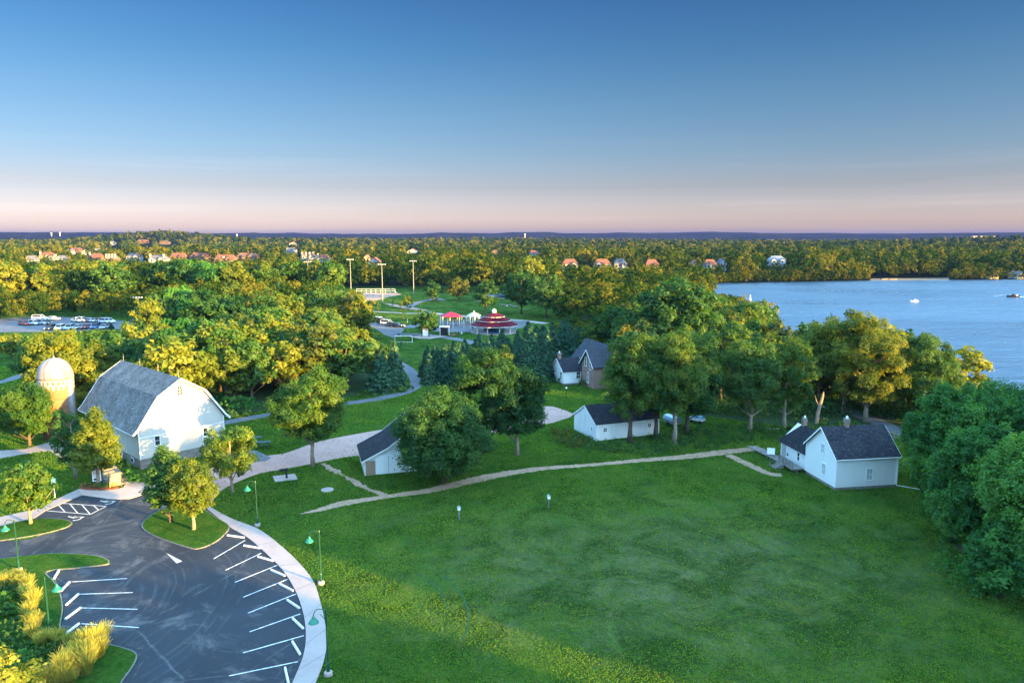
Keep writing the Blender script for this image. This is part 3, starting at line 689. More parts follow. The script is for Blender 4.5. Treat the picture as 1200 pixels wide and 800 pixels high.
def make_tree_meshes(seed, H, Wd, crown_base=0.25, leaf=0.24, k=46, density=0.62, mat='leaf', shape='round', bark='bark', lean=0.0, limbs=14, multi=1, droop=0.0, tr=None):
    zb = H * crown_base; rz = (H - zb) / 2; zc = zb + rz
    cl = clumps(seed, Wd / 2, rz, zc, k, shape)
    V, Fq, T = foliage(seed, cl, leaf, density, droop=droop)
    # fit the crown to the wanted height and width
    if lean: V[:, 0] += lean * V[:, 2]
    top = np.percentile(V[:, 2], 99.9); V[:, 2] = zb * 0.6 + (V[:, 2] - zb * 0.6) * ((H - zb * 0.6) / (top - zb * 0.6))
    wx = (np.percentile(V[:, 0], 99.7) - np.percentile(V[:, 0], 0.3)) ; V[:, :2] *= Wd / wx
    cl2 = [(np.array([c[0] * Wd / wx, c[1] * Wd / wx, zb * 0.6 + (c[2] - zb * 0.6) * ((H - zb * 0.6) / (top - zb * 0.6))]), q) for c, q in cl]
    crown = np_mesh('crown', V, Fq, M[mat], T)
    tk = trunk_mesh(seed, H * 0.82, tr or (0.018 * H + 0.05), cl2, zb * 0.9, M[bark], lean, limbs, multi)
    return crown, tk
def plant_tree(name, crown, trunk, x, y, z=0.0, rz=0.0, s=(1, 1, 1), label='', cat='tree', group=None):
    e = empty(name, (x, y, z), rz, label, cat, group); e.scale = s
    link(bpy.data.objects.new('trunk', trunk), e); link(bpy.data.objects.new('crown', crown), e)
    return e
def spruce_mesh(seed, H, Wd, leaf=0.3, nl=30):
    r = np.random.default_rng(seed); Ps, Ns = [], []
    T = []
    for i in range(nl):
        t = i / nl; z = H * (0.06 + 0.92 * t); R = Wd / 2 * (1 - t) ** 0.85 * r.uniform(0.82, 1.1) + 0.1
        nb = int(7 + 9 * (1 - t)); a0 = r.uniform(0, 6.28)
        for kx in range(nb):
            a = a0 + 2 * math.pi * kx / nb + r.normal() * 0.15; Rb = R * r.uniform(0.75, 1.12)
            n = max(4, int(26 * Rb / 1.6)); tt = r.uniform(0.1, 1, n) ** 0.8
            w = 0.34 * Rb * (1 - tt) + 0.12
            dx = tt * Rb; lat = r.uniform(-1, 1, n) * w
            p = np.stack([math.cos(a) * dx - math.sin(a) * lat, math.sin(a) * dx + math.cos(a) * lat, z - 0.28 * dx - 0.12 * np.abs(lat) + r.normal(size=n) * 0.06 + 0.1 * tt * tt * Rb], 1)
            Ps.append(p); Ns.append(unit(np.stack([math.cos(a) * np.full(n, 0.5), math.sin(a) * np.full(n, 0.5), np.ones(n)], 1) + 0.6 * r.normal(size=(n, 3))))
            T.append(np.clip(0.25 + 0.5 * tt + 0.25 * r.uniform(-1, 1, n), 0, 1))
    P, Nn, T = np.concatenate(Ps), np.concatenate(Ns), np.concatenate(T)
    V, Fq = cards(P, Nn, leaf, r)
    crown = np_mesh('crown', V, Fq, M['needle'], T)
    b = MB(); b.tube([(0, 0, -0.05), (0, 0, H * 0.5), (0, 0, H * 0.97)], [0.02 * H + 0.05, 0.012 * H, 0.02], 7)
    tm = bpy.data.meshes.new('trunk'); tm.from_pydata(b.v, [], b.f); tm.materials.append(M['bark'])
    return crown, tm

# single trees one can point at: base px, top px, crown width px, ...
NEAR = [
 (200, 612, 521, 54, dict(mat='leaf_dark', k=44, crown_base=.16, shape='cone'), 'dark green leafy tree at the back of the kerbed grass island'),
 (227, 621, 537, 58, dict(mat='leaf_yellow', k=46, crown_base=.24, bark='pale_bark'), 'sunlit yellow-green tree in front on the kerbed grass island'),
 (36, 614, 544, 60, dict(mat='leaf', k=44, crown_base=.26, bark='pale_bark'), 'small round tree on the grass strip by the green entrance lamp'),
 (116, 571, 477, 56, dict(mat='leaf_yellow', k=50, crown_base=.17, shape='cone', bark='pale_bark'), 'bright cone-shaped tree behind the flower bed and notice boards'),
 (89, 560, 480, 44, dict(mat='leaf_dark', k=36, crown_base=.2, bark='pale_bark'), 'narrow dark tree just left of the cone-shaped tree by the barn'),
 (35, 522, 448, 72, dict(mat='leaf', k=50, crown_base=.18), 'wide dark tree with golden top standing left of the silo'),
 (272, 577, 500, 62, dict(mat='leaf', k=44, crown_base=.24, bark='pale_bark'), 'young tree with pale trunk at the right front corner of the barn'),
 (367, 546, 432, 86, dict(mat='leaf', k=52, crown_base=.30, shape='vase', bark='pale_bark'), 'tall lone tree with golden top beside the gravel drive'),
 (519, 566, 455, 114, dict(mat='leaf_dark', k=75, crown_base=.10, leaf=.27), 'very broad full tree hiding the right end of the dark-roofed shed'),
 (567, 530, 409, 78, dict(mat='leaf_dark', k=56, crown_base=.16), 'tall tree with small golden tip behind the broad tree by the trail'),
 (606, 533, 428, 74, dict(mat='leaf_dark', k=56, crown_base=.20, bark='pale_bark'), 'tall dark tree with pale trunk foot between the trail and gravel drive'),
 (738, 518, 391, 74, dict(mat='leaf', k=54, crown_base=.22, limbs=18), 'leaning twin-stemmed tree before the long white outbuilding'),
 (768, 513, 394, 84, dict(mat='leaf_dark', k=50, crown_base=.26), 'dark-trunked tree before the right end of the long outbuilding'),
 (790, 520, 390, 84, dict(mat='leaf', k=50, crown_base=.28, bark='pale_bark'), 'pale-trunked tree just right of the long outbuilding'),
 (805, 508, 384, 84, dict(mat='leaf_dark', k=54, crown_base=.20), 'spreading tree left of the small white cart'),
 (879, 507, 398, 76, dict(mat='leaf_dark', k=50, crown_base=.22, bark='pale_bark', limbs=20), 'dark forked tree at the brush edge right of the white cart'),
 (843, 480, 372, 70, dict(mat='leaf', k=50, crown_base=.25), 'full green tree behind the small white cart'),
 (919, 503, 396, 66, dict(mat='leaf', k=46, crown_base=.22, bark='pale_bark'), 'slim tree with lit pale trunk behind the cabin wing'),
 (988, 484, 364, 80, dict(mat='leaf_yellow', k=50, crown_base=.22, bark='pale_bark', limbs=22, tr=.3), 'tall loose cottonwood with lit trunk behind the cabin chimney'),
 (1014, 494, 368, 78, dict(mat='leaf_yellow', k=54, crown_base=.16, bark='pale_bark', limbs=22), 'tall golden cottonwood at the right of its pair behind the cabin roof'),
 (958, 478, 384, 60, dict(mat='leaf', k=40, crown_base=.30), 'green tree behind the broken trunk'),
 (1077, 496, 391, 78, dict(mat='leaf_dark', k=52, crown_base=.12), 'dark round oak at the lake edge right of the cottonwoods'),
 (1104, 602, 448, 96, dict(mat='leaf_willow', k=75, crown_base=.08, leaf=.27), 'big green tree nearest to the cabin at the head of the right-hand thicket'),
 (1163, 590, 447, 120, dict(mat='leaf_willow', k=80, crown_base=.08, leaf=.27), 'tall broad tree at the top of the right-hand thicket'),
 (1218, 610, 455, 130, dict(mat='leaf_willow', k=80, crown_base=.08, leaf=.27), 'tall tree of the thicket cut by the right picture edge, gold at its tip'),
 (1150, 650, 497, 120, dict(mat='leaf_willow', k=80, crown_base=.08, leaf=.26), 'bulging green tree in the middle front of the right-hand thicket'),
 (1208, 690, 508, 140, dict(mat='leaf_willow', k=85, crown_base=.06, leaf=.25), 'nearest big tree at the lower end of the right-hand thicket'),
 (1128, 648, 565, 66, dict(mat='leaf_willow', k=40, crown_base=.05), 'lower bushy tree at the lawn edge under the right-hand thicket'),
 (1098, 560, 470, 62, dict(mat='leaf_willow', k=50, crown_base=.02), 'rounded green tree filling the thicket just above the lawn corner by the cabin'),
 (1172, 700, 610, 90, dict(mat='leaf_willow', k=50, crown_base=.02), 'low spreading tree at the foot of the right-hand thicket'),
 (1125, 600, 500, 90, dict(mat='leaf_willow', k=60, crown_base=.02), 'middle tree of the thicket between the cabin side tree and the bulging one'),
 (1102, 625, 548, 44, dict(mat='leaf_willow', k=36, crown_base=.02), 'small bushy tree at the left foot of the thicket near the lawn'),
 (112, 476, 398, 70, dict(mat='leaf_yellow', k=50, crown_base=.12), 'golden bushy tree between the silo and the barn roof'),
 (72, 482, 389, 78, dict(mat='leaf_yellow', k=60, crown_base=.10), 'golden tall tree directly behind the silo dome'),
 (14, 420, 390, 29, dict(mat='leaf_yellow', k=36, crown_base=.2, leaf=.3), 'small round golden tree on the lawn at the left edge'),
 (500, 393, 362, 30, dict(mat='leaf_dark', k=30, crown_base=.15, leaf=.3), 'dark tree beside the white kiosk slab near the playground'),
 (570, 373, 328, 30, dict(mat='leaf_dark', k=30, crown_base=.25, leaf=.35), 'dark tree with visible trunk on the far lawn behind the carousel'),
 (538, 352, 324, 26, dict(mat='leaf_far', k=30, crown_base=.15, leaf=.4), 'rounded tree with golden shoulder on the far lawn'),
 (508, 352, 328, 24, dict(mat='leaf_dark', k=26, crown_base=.15, leaf=.4), 'rounded dark tree left of its gold-shouldered neighbour on the far lawn'),
 (478, 363, 346, 14, dict(mat='leaf_yellow', k=20, crown_base=.1, leaf=.35), 'bright yellow little tree by the ball field path'),
 (414, 362, 338, 30, dict(mat='leaf_yellow', k=30, crown_base=.08, leaf=.35), 'golden bushy tree at the corner of the ball field'),
 (611, 368, 318, 48, dict(mat='leaf_dark', k=44, crown_base=.25, leaf=.38), 'big dark spreading tree over the far picnic area'),
 (640, 372, 322, 44, dict(mat='leaf_dark', k=40, crown_base=.22, leaf=.38), 'big dark tree at the right end of the far picnic area'),
 (795, 437, 326, 88, dict(mat='leaf_dark', k=70, crown_base=.2, leaf=.32), 'tallest dark tree standing above the wood left of the lake'),
]
placed = []                                 # (x, y, r) kept clear of random trees
for k, (bx, by, ty, wpx, kw, lab) in enumerate(NEAR):
    x, y, _ = G(bx, by); H = height_at(bx, by, ty); Wd = wpx * y / (F_PX * 0.985)
    kw = dict(kw); near_ = y < 115; kw['leaf'] = (.105 if near_ else .16) if y < 150 else kw.get('leaf', .22); kw['k'] = int(kw['k'] * (1.55 if near_ else 1.2)); kw['crown_base'] = max(.02, kw['crown_base'] - .08)
    crown, tk = make_tree_meshes(100 + k * 7, H, Wd, **kw)
    plant_tree('tree', crown, tk, x, y, 0, 0, (1, 1, 1), lab)
    placed.append((x, y, Wd * 0.42))

# protos for woods
PROTO = []
for i, (mt, kk) in enumerate([('leaf', 44), ('leaf_yellow', 44), ('leaf_dark', 46), ('leaf', 40), ('leaf_dark', 40), ('leaf_far', 42), ('leaf_yellow', 38), ('leaf_willow', 42)]):
    PROTO.append(make_tree_meshes(900 + i * 13, 12, [9, 8.5, 10, 8, 9.5, 9, 7, 10][i], [.12, .12, .08, .15, .1, .1, .08, .1][i], .30, kk, .55, mt, ['round', 'round', 'round', 'vase', 'round', 'round', 'cone', 'round'][i], 'bark', limbs=8))
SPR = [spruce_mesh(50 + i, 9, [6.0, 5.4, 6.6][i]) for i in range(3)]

# named conifers
for (bx, by, ty, wpx, lab) in [(463, 455, 398, 26, 'tall dark spruce at the right end of the wood by the path bend'), (447, 459, 408, 30, 'dark spruce just left of the tall one by the path bend'),
        (155, 401, 383, 11, 'small pointed spruce by the car park footpath'), (131, 394, 378, 11, 'rounded small spruce by the left car park lawn'), (122, 404, 388, 10, 'small spruce in front of the rounded one by the left car park'),
        (328, 366, 328, 12, 'slim tall conifer among the golden trees left of the ball field')]:
    x, y, _ = G(bx, by); H = height_at(bx, by, ty); Wd = wpx * y / F_PX; c, t_ = SPR[int(bx) % 3]
    plant_tree('spruce_tree', c, t_, x, y, 0, random.uniform(0, 6), (Wd / 4.6, Wd / 4.6, H / 9), lab)
    placed.append((x, y, Wd * 0.5))
# spruce plantation
n_s = 0
row = []
for (yb, x0, x1, st) in ((449, 502, 545, 9.5), (446, 512, 640, 9), (440, 500, 640, 11), (434, 520, 650, 12), (428, 530, 680, 13), (421, 560, 700, 14), (415, 590, 710, 15)):
    xx = x0
    while xx < x1:
        row.append((xx + random.uniform(-2, 2), yb + random.uniform(-1.6, 1.6))); xx += st * random.uniform(0.8, 1.2)
for bx, by in row:
    x, y, _ = G(bx, by)
    H = random.uniform(6.0, 8.6) * (1.15 if bx > 590 else 1.0) * (0.85 if bx < 515 else 1)
    if 540 < bx < 612: H = min(H, 6.6)
    s = H / 9; w = s * random.uniform(0.85, 1.15); c, t_ = SPR[n_s % 3]; n_s += 1
    plant_tree('spruce_tree', c, t_, x, y, 0, random.uniform(0, 6), (w, w, s), 'dark green spruce of the plantation between carousel and brick farmhouse', 'tree', 'spruces in the plantation')
    placed.append((x, y, 1.5))

# ------------------------------------------------------------------ far houses (defined here so the woods leave sight lines to them)
# px of roof top, width px, front lit colour key, label
HOUSES = [
 (56, 295, 15, 'cream', 'red', 'cream stucco house with tall chimney and red roof at the far left'),
 (72, 299, 12, 'grey', 'slate', 'grey-roofed house with white chimney just right of the cream stucco house'),
 (36, 299, 9, 'grey', 'slate', 'small shaded house left of the cream stucco house'),
 (92, 290, 14, 'tan', 'red', 'orange-roofed house above the cream stucco house'),
 (104, 286.5, 11, 'white', 'slate', 'white-gabled house beyond the orange-roofed one'),
 (84, 287.5, 7, 'white', 'slate', 'tiny white house on the far left ridge foot'),
 (116, 288, 8, 'white', 'slate', 'tiny white-gabled house in line above the brown roofs at left'),
 (114, 296.5, 16, 'tan', 'red', 'long orange roof with white chimney in the trees at left'),
 (132, 298.5, 14, 'tan', 'brown', 'low brown roof right of the white chimney'),
 (158, 296, 16, 'grey', 'slatered', 'house with dark front roof and orange side roof'),
 (186, 298.5, 22, 'grey', 'slate', 'long grey roof with two white chimneys'),
 (170, 284.5, 13, 'tan', 'red', 'pale pink roof high on the left hillside'),
 (196, 284.5, 11, 'tan', 'red', 'red roof right of the pale pink one'),
 (135, 287, 6, 'white', 'slate', 'tiny white house right of the orange roofs far off'),
 (210, 296, 20, 'tan', 'red', 'reddish long roof left of the double gabled terrace'),
 (234, 296, 22, 'tan', 'red', 'red hip roof touching the double gabled terrace'),
 (264, 298, 26, 'tan', 'red', 'big orange roof with white dormer, left half of the terrace'),
 (290, 296, 26, 'tan', 'redslate', 'big orange and grey roof, right half of the terrace'),
 (342, 290, 14, 'white', 'slate', 'grey roof with white gable beyond the tall light poles'),
 (362, 296, 18, 'white', 'red', 'house with a row of white chimneys between two light poles'),
 (379, 298, 14, 'white', 'red', 'orange roof with shaded white wall right of the white chimneys'),
 (345, 282, 8, 'white', 'red', 'tiny red roof far off above the ball field'),
 (430, 298, 8, 'cream', 'brown', 'lit narrow cream gable left of the slate blue house'),
 (439, 301, 12, 'grey', 'redslate', 'slate blue house with orange side behind the ball field'),
 (484, 291, 12, 'grey', 'redslate', 'blue-grey gabled house with orange roof above the right light pole'),
 (580, 292, 11, 'tan', 'red', 'low brown roof behind the centre of the wood'),
 (626, 293, 13, 'white', 'red', 'white gabled house with red roof slightly left of the white farm gable'),
 (668, 303, 19, 'white', 'red', 'white double-gabled house with orange roof above the middle wood'),
 (706, 303, 20, 'grey', 'red', 'long orange roof right of the double-gabled house'),
 (727, 303, 15, 'white', 'slate', 'white gabled house with slate roof in the golden wood'),
 (764, 303.5, 16, 'tan', 'red', 'brown-orange roof half hidden in the golden wood'),
 (814, 304, 12, 'tan', 'red', 'small orange roof just left of the blue-grey lake cottage'),
 (832, 303.5, 15, 'grey', 'red', 'blue-grey cottage with orange roof near the lake corner'),
 (846, 302.5, 9, 'grey', 'slate', 'dark little roof nearest the lake corner'),
 (910, 299.5, 20, 'grey', 'bluer', 'long pale blue roof behind the far shore trees'),
 (1164, 312, 7, 'cream', 'brown', 'small cream boathouse at the waterline on the far shore'),
 (1196, 316, 8, 'white', 'slate', 'small white cottage at the far shore near the right edge'),
]
HP = []
for hx, hy, hw, *_ in HOUSES:
    top = 10.0
    if hy > 310: top = 5.0
    D = (CAM_H - top) * F_PX / (hy - 275.0)
    if hy > 310: D = 500
    D = min(D, 1900)
    for _ in range(4):
        x = (hx - 600) / F_PX * D; gz = float(terrain(x, D)); D = min(1900, (CAM_H - top - gz) * F_PX / (hy - 275.0)) if hy <= 310 else 500
    x = (hx - 600) / F_PX * D
    HP.append((x, D, float(terrain(x, D)), hw / F_PX * D))

# ------------------------------------------------------------------ woods
OPEN_PX = [  # ground with no trees
 [(0, 378), (30, 376), (60, 372), (90, 371), (140, 374), (155, 371), (192, 373), (195, 385), (170, 400), (160, 425), (120, 425), (95, 430), (60, 445), (0, 480), (-100, 500), (-100, 378)],
 [(380, 347), (380, 341), (420, 339), (470, 339), (500, 342), (560, 343), (600, 343), (645, 362), (655, 385), (640, 395), (600, 415), (540, 440), (500, 452), (486, 462), (470, 440), (450, 420), (440, 400), (420, 385), (400, 375), (392, 358)],
]
NEARZONE = [  # hand-laid foreground: no random trees
 [(-200, 900), (-200, 440), (0, 470), (60, 462), (140, 470), (225, 500), (262, 497), (400, 478), (486, 464), (500, 455), (600, 455), (700, 455), (720, 470), (900, 470), (930, 478), (1000, 500), (1060, 510), (1100, 500), (1200, 560), (1400, 560), (1400, 900)],
]
LK = [tuple(p) for p in LAKE]
openw = [px(q) for q in OPEN_PX + NEARZONE]
beach = px([(1020, 329), (1020, 326.5), (1112, 325.5), (1112, 328)])
def blocked(x, y, r=2.0):
    if in_poly(x, y, LK) or in_poly(x, y - 4, LK) or in_poly(x, y, beach): return True
    if any(in_poly(x, y, q) for q in openw): return True
    if (x - 13) ** 2 + (y - 150) ** 2 < 13 ** 2: return True
    if y < 152 and 630 < proj(x, y, 0)[0] < 738: return True
    return any((x - a) ** 2 + (y - b) ** 2 < (c + r * 0.6) ** 2 for a, b, c in placed if abs(x - a) < 15)
def hides_house(x, y, z, H, w):
    u, v = proj(x, y, z + H)
    for (hx, hy, hw, *_), (wx, wy, wz, ww) in zip(HOUSES, HP):
        if y < wy + 6 and abs(u - hx) < hw * 0.55 + w * 0.42 * F_PX / y and v < hy + (5.0 if hw > 13 else 3.0): 
            return True
    return False
for p_ in spline(px([(225, 505), (257, 496.5), (312, 486.5), (355, 480), (395, 474), (432, 469), (458, 464), (476, 459), (486, 453), (488, 447), (485, 440), (478, 432), (466, 425)]), 5): placed.append((p_[0], p_[1], 3.6))
cand = []
def scatter(y0, y1, sp, hmin, hmax, grow=1.0):
    # jittered grid inside the view cone plus a margin
    y = y0
    while y < y1:
        half = y * 0.80 + 20; x = -half
        while x < half:
            xx = x + random.uniform(-.42, .42) * sp; yy = y + random.uniform(-.42, .42) * sp
            if not blocked(xx, yy): cand.append([xx, yy, random.uniform(hmin, hmax)])
            x += sp
        y += sp
scatter(98, 330, 6.4, 9.5, 14)
mid = list(cand); cand.clear()
sel = []
for x, y, H in mid:
    u, vb = proj(x, y, 0)
    # keep the middle wood lower near the lots so that they stay in view
    lim = None
    for (xa, xb, yt) in ((-80, 30, 400), (0, 40, 384), (35, 72, 384), (72, 160, 384), (150, 190, 372), (190, 262, 368), (262, 300, 362), (300, 385, 358), (385, 402, 366), (402, 425, 382), (425, 455, 396), (455, 490, 416), (490, 640, 402), (640, 700, 372), (700, 740, 350), (740, 860, 340), (860, 905, 350), (905, 945, 385), (945, 1060, 372), (1060, 1120, 400), (1120, 1300, 450)):
        if xa <= u < xb and vb > {True: 402, False: 402}[True] - (22 if u > 640 else 0): lim = yt
    if lim is not None:
        Hm = CAM_H * (vb - lim) / max(1.0, vb - 275); H = min(H, Hm * random.uniform(0.90, 1.0))
        if H < 3.2: continue
    elif vb > 372 and u < 30: H = min(H, 8)
    elif 372 >= vb > 362 and 0 < u < 200: H = min(H, 9)
    elif vb <= 362 and u < 420: H *= random.choice([1.0, 1.25, 1.45, 1.55])
    elif vb <= 362: H *= random.choice([.9, 1.1, 1.25])
    if u > 828 and y > 190:
        H = min(H, CAM_H * (1 - 68 / max(69.0, vb - 275)))
        if H < 3.5: continue
    if hides_house(x, y, 0, H, H * .7): continue
    sel.append((x, y, H, u, vb))
scatter(330, 620, 9.6, 8, 17)
for x, y, H in cand:
    u, vb = proj(x, y, 0)
    H *= random.choice([.8, 1.0, 1.15, 1.3])
    if hides_house(x, y, 0, H, H * .7): continue
    if u < -90 or u > 1290: continue
    sel.append((x, y, H, u, vb))
cand.clear()
sel = [s for s in sel if -120 < s[3] < 1320]
# largest in the picture become trees of their own
def vis_key(s): return s[2] / s[1] * (0.55 if (s[3] < -15 or s[3] > 1215) else 1)
sel.sort(key=vis_key, reverse=True)
N_IND = 235
GROUPS = [(lambda u, v: u < 160, 'broadleaf tree of the wood round the left car park', 'trees round the left car park'),
          (lambda u, v: u < 490 and v > 385, 'broadleaf tree of the dense wood behind the barn', 'trees of the wood behind the barn'),
          (lambda u, v: u < 640, 'broadleaf tree of the wood behind the ball field and playground', 'trees behind the ball field and playground'),
          (lambda u, v: True, 'broadleaf tree of the wood between the brick farmhouse and the lake', 'trees of the wood by the lake')]
KN = 0
for s_, (x, y, H, u, vb) in enumerate(sel[:N_IND]):
    r_ = random.random()
    if u < 640 and vb > 385 and u > 180: pi = random.choice([0, 1, 2, 3, 4, 1, 0, 6, 5])
    elif u > 640: pi = random.choice([2, 4, 0, 1, 5, 3, 2])
    else: pi = random.choice([1, 6, 1, 0, 5, 3, 2])
    if 185 < u < 262 and vb < 450: pi = random.choice([2, 4, 7])
    c, t_ = PROTO[pi]; s = H / 12; w = s * random.uniform(0.85, 1.12)
    for f, lab, gr in GROUPS:
        if f(u, vb): break
    plant_tree('tree', c, t_, x, y, 0, random.uniform(0, 6.28), (w, w, s), lab, 'tree', gr)

def merged_wood(name, items, kcl, leafs, per, label, mat='leaf_wood', seed=3):
    """many crowns in one mesh: a far-off wood that reads as one mass"""
    r = np.random.default_rng(seed); items = np.asarray(items)[:, :4].astype(float); n = len(items)
    # unit crown clump centres
    nv = 24; lib = []
    for i in range(nv):
        cl = clumps(7000 + i + seed * 50, 1.0, 1.0, 0.0, kcl, random.choice(['round', 'round', 'cone', 'vase']))
        while len(cl) < kcl: cl.append(cl[len(cl) % max(1, len(cl))])
        lib.append(cl)
    C = np.array([[c for c, _ in l] for l in lib]); CR = np.array([[q for _, q in l] for l in lib])
    pick = r.integers(0, nv, n)
    x, y, H, gz = items.T
    W = H * r.uniform(0.66, 1.10, n) / 2; RZ = H * 0.47; ZC = gz + H * 0.53
    c = C[pick]; q = CR[pick]                                  # n,k,3
    rot = r.uniform(0, 6.28, n); cs, sn = np.cos(rot)[:, None], np.sin(rot)[:, None]
    cx = (c[..., 0] * cs - c[..., 1] * sn); cyy = (c[..., 0] * sn + c[..., 1] * cs)
    d = unit(r.normal(size=(n, kcl, per, 3))); d[..., 2] = np.where(d[..., 2] < -0.2, -d[..., 2], d[..., 2])
    rr = r.uniform(0.3, 1.0, (n, kcl, per, 1)) ** 0.35
    base = np.stack([cx * W[:, None], cyy * W[:, None], c[..., 2] * RZ[:, None]], -1)[:, :, None, :]
    P = base + d * rr * (q * 1.25)[:, :, None, None] * np.stack([W, W, RZ], -1)[:, None, None, :]
    P += np.stack([x, y, ZC], -1)[:, None, None, :]
    Nn = unit(d + 0.40 * r.normal(size=d.shape) + [0, 0, .25])
    tt = np.broadcast_to(r.uniform(0, 1, (n, 1, 1)) * 0.68 + r.uniform(0, 1, (n, kcl, 1)) * 0.24, (n, kcl, per)) + 0.08 * r.uniform(0, 1, (n, kcl, per))
    P = P.reshape(-1, 3); Nn = Nn.reshape(-1, 3); tt = tt.reshape(-1)
    a = unit(np.cross(Nn, unit(r.normal(size=P.shape)))); b = np.cross(Nn, a)
    s = np.repeat(leafs * (H / 12), kcl * per)[:, None] * r.uniform(0.6, 1.3, (len(P), 1))
    V = np.stack([P - a * s, P - b * s * .8, P + a * s, P + b * s * .8], 1).reshape(-1, 3)
    me = np_mesh(name, V, np.arange(len(V)).reshape(-1, 4), M[mat], tt)
    o = link(bpy.data.objects.new(name, me)); o['kind'] = 'stuff'; o['label'] = label
    return o
w1 = [(x, y, H, 0.0) for x, y, H, u, v in sel[N_IND:]]
for a, b in zip(spline(px(LAKE_PX[:9]), 30), spline(px(LAKE_PX[:9]), 30)[1:]):
    u = proj(a[0], a[1] + 2, 0)[0]
    if 1018 < u < 1114 or random.random() < .1: continue
    w1.append((a[0], a[1] + random.uniform(1.5, 4), random.uniform(3.5, 9), 0.0))
print('individual', N_IND, 'of', len(sel))
wA = [w for w in w1 if w[1] < 330]; wB = [w for w in w1 if w[1] >= 330]
items = wA + wB
merged_wood('woodland', wA, 26, 0.42, 16, 'dense wood beyond the park and lots', seed=3)
merged_wood('woodland', wB, 22, 0.60, 11, 'far wood stretching behind park and lake', seed=4)
def far_ring(r0, r1, sp, kcl, leafs, per, hmin, hmax, seed, label):
    global cand
    cand = []; y = r0
    out = []
    while y < r1:
        half = y * 0.76; x = -half
        while x < half:
            xx = x + random.uniform(-.45, .45) * sp; yy = y + random.uniform(-.45, .45) * sp
            if not (in_poly(xx, yy, LK)):
                H = random.uniform(hmin, hmax); gz = float(terrain(xx, yy))
                if not hides_house(xx, yy, gz, H, H * .8): out.append((xx, yy, H, gz))
            x += sp
        y += sp * random.uniform(0.9, 1.1)
    print('ring', r0, len(out)); merged_wood('woodland', out, kcl, leafs, per, label, seed=seed)
far_ring(620, 1150, 12.5, 16, 0.95, 8, 7, 19, 5, 'distant tree cover behind the first houses')
far_ring(1150, 2300, 22, 10, 2.0, 6, 9, 20, 6, 'distant tree cover towards the horizon')
far_ring(2300, 3100, 40, 7, 4.0, 5, 10, 16, 7, 'hazy tree cover on the horizon')

# ------------------------------------------------------------------ buildings
def window_on(parent, u, z, w, h, face='front', off=0.0, panes=(2, 2), m_glass='glass', L_=0.0, name='window'):
    """a framed window on face 'front' (v = off, looking -v) or 'right' (u = off, looking +u)"""
    fr = MB(); t = 0.09; P = []
    def bx(b, cu, cz, su, sz, d0, d1):
        mid, th = (d0 + d1) / 2, abs(d1 - d0)
        if face == 'front': b.box((cu, off - mid, cz), (su, th, sz))
        else: b.box((off + mid, cu, cz), (th, su, sz))
    bx(fr, u, z + h / 2 + t / 2, w + 2 * t, t, -.02, .07); bx(fr, u, z - h / 2 - t / 2, w + 2 * t + .08, t, -.02, .10)
    for s in (-1, 1): bx(fr, u + s * (w / 2 + t / 2), z, t, h, -.02, .068)
    for i in range(1, panes[0]): bx(fr, u - w / 2 + w * i / panes[0], z, .04, h, .012, .05)
    for i in range(1, panes[1]): bx(fr, u, z - h / 2 + h * i / panes[1], w, .045, .012, .052)
    f = fr.build(name, M['white'], parent)
    g = MB(); bx(g, u, z, w, h, -.015, .02); g.build('pane', M[m_glass], f)
    return f

# the barn
bx0, by0, bth, bw, bL, bze, bzk, bzp, buk = -47.94, 90.23, rad(47.6), 11.4, 19.7, 5.14, 9.12, 11.06, 2.58
barn = empty('barn', (bx0, by0, 0), bth, 'big white gambrel-roofed barn with weathered grey shingles', 'barn')
prof = [(0, 1.32), (bw, 1.32), (bw, bze), (bw - buk, bzk), (bw / 2, bzp), (buk, bzk), (0, bze)]
MB().prism(prof, 0, bL).build('wall', M['barn'], barn)
MB().box((bw / 2, bL / 2, 0.64), (bw - 0.1, bL - 0.1, 1.34)).build('foundation', M['stone'], barn, uv=True)
ro = MB(); oh = 0.45
for s in (0, 1):
    f = (lambda u: u) if s == 0 else (lambda u: bw - u)
    y0_, y1_ = -oh, bL + oh
    P = [(f(-0.75), bze - 0.32), (f(-0.15), bze + 0.28), (f(buk - 0.02), bzk + 0.16), (f(bw / 2), bzp + 0.22)]
    for (ua, za), (ub, zb_) in zip(P, P[1:]):
        ro.slab((ua, y0_, za), (ua, y1_, za), (ub, y1_, zb_), (ub, y0_, zb_), 0.14)
ro.build('roof', M['barn_roof'], barn, uv=True)
tr = MB()
for s in (0, 1):
    f = (lambda u: u) if s == 0 else (lambda u: bw - u)
    P = [(f(-0.75), bze - 0.42), (f(-0.15), bze + 0.17), (f(buk - 0.02), bzk + 0.05), (f(bw / 2), bzp + 0.10)]
    for v in (-oh - 0.025, bL + oh + 0.025):
        for (ua, za), (ub, zb_) in zip(P, P[1:]): tr.bar((ua, v, za), (ub, v, zb_), 0.05, 0.24)
    tr.bar((f(-0.72), -oh, bze - 0.44), (f(-0.72), bL + oh, bze - 0.44), 0.12, 0.12)
tr.build('rake_trim', M['white'], barn)
tb = MB(); tb.box((bw / 2, -0.02, 4.12), (bw, 0.05, 0.10)); tb.box((0.06, -0.025, 3.2), (0.14, 0.055, 3.8)); tb.box((bw - 0.06, -0.025, 3.2), (0.14, 0.055, 3.8))
for v in (4.4, 9.0, 13.5): tb.box((-0.02, v, 3.2), (0.05, 0.09, 3.7))
tb.box((-0.02, 0.07, 3.2), (0.05, 0.14, 3.78)); tb.build('board_trim', M['white'], barn)
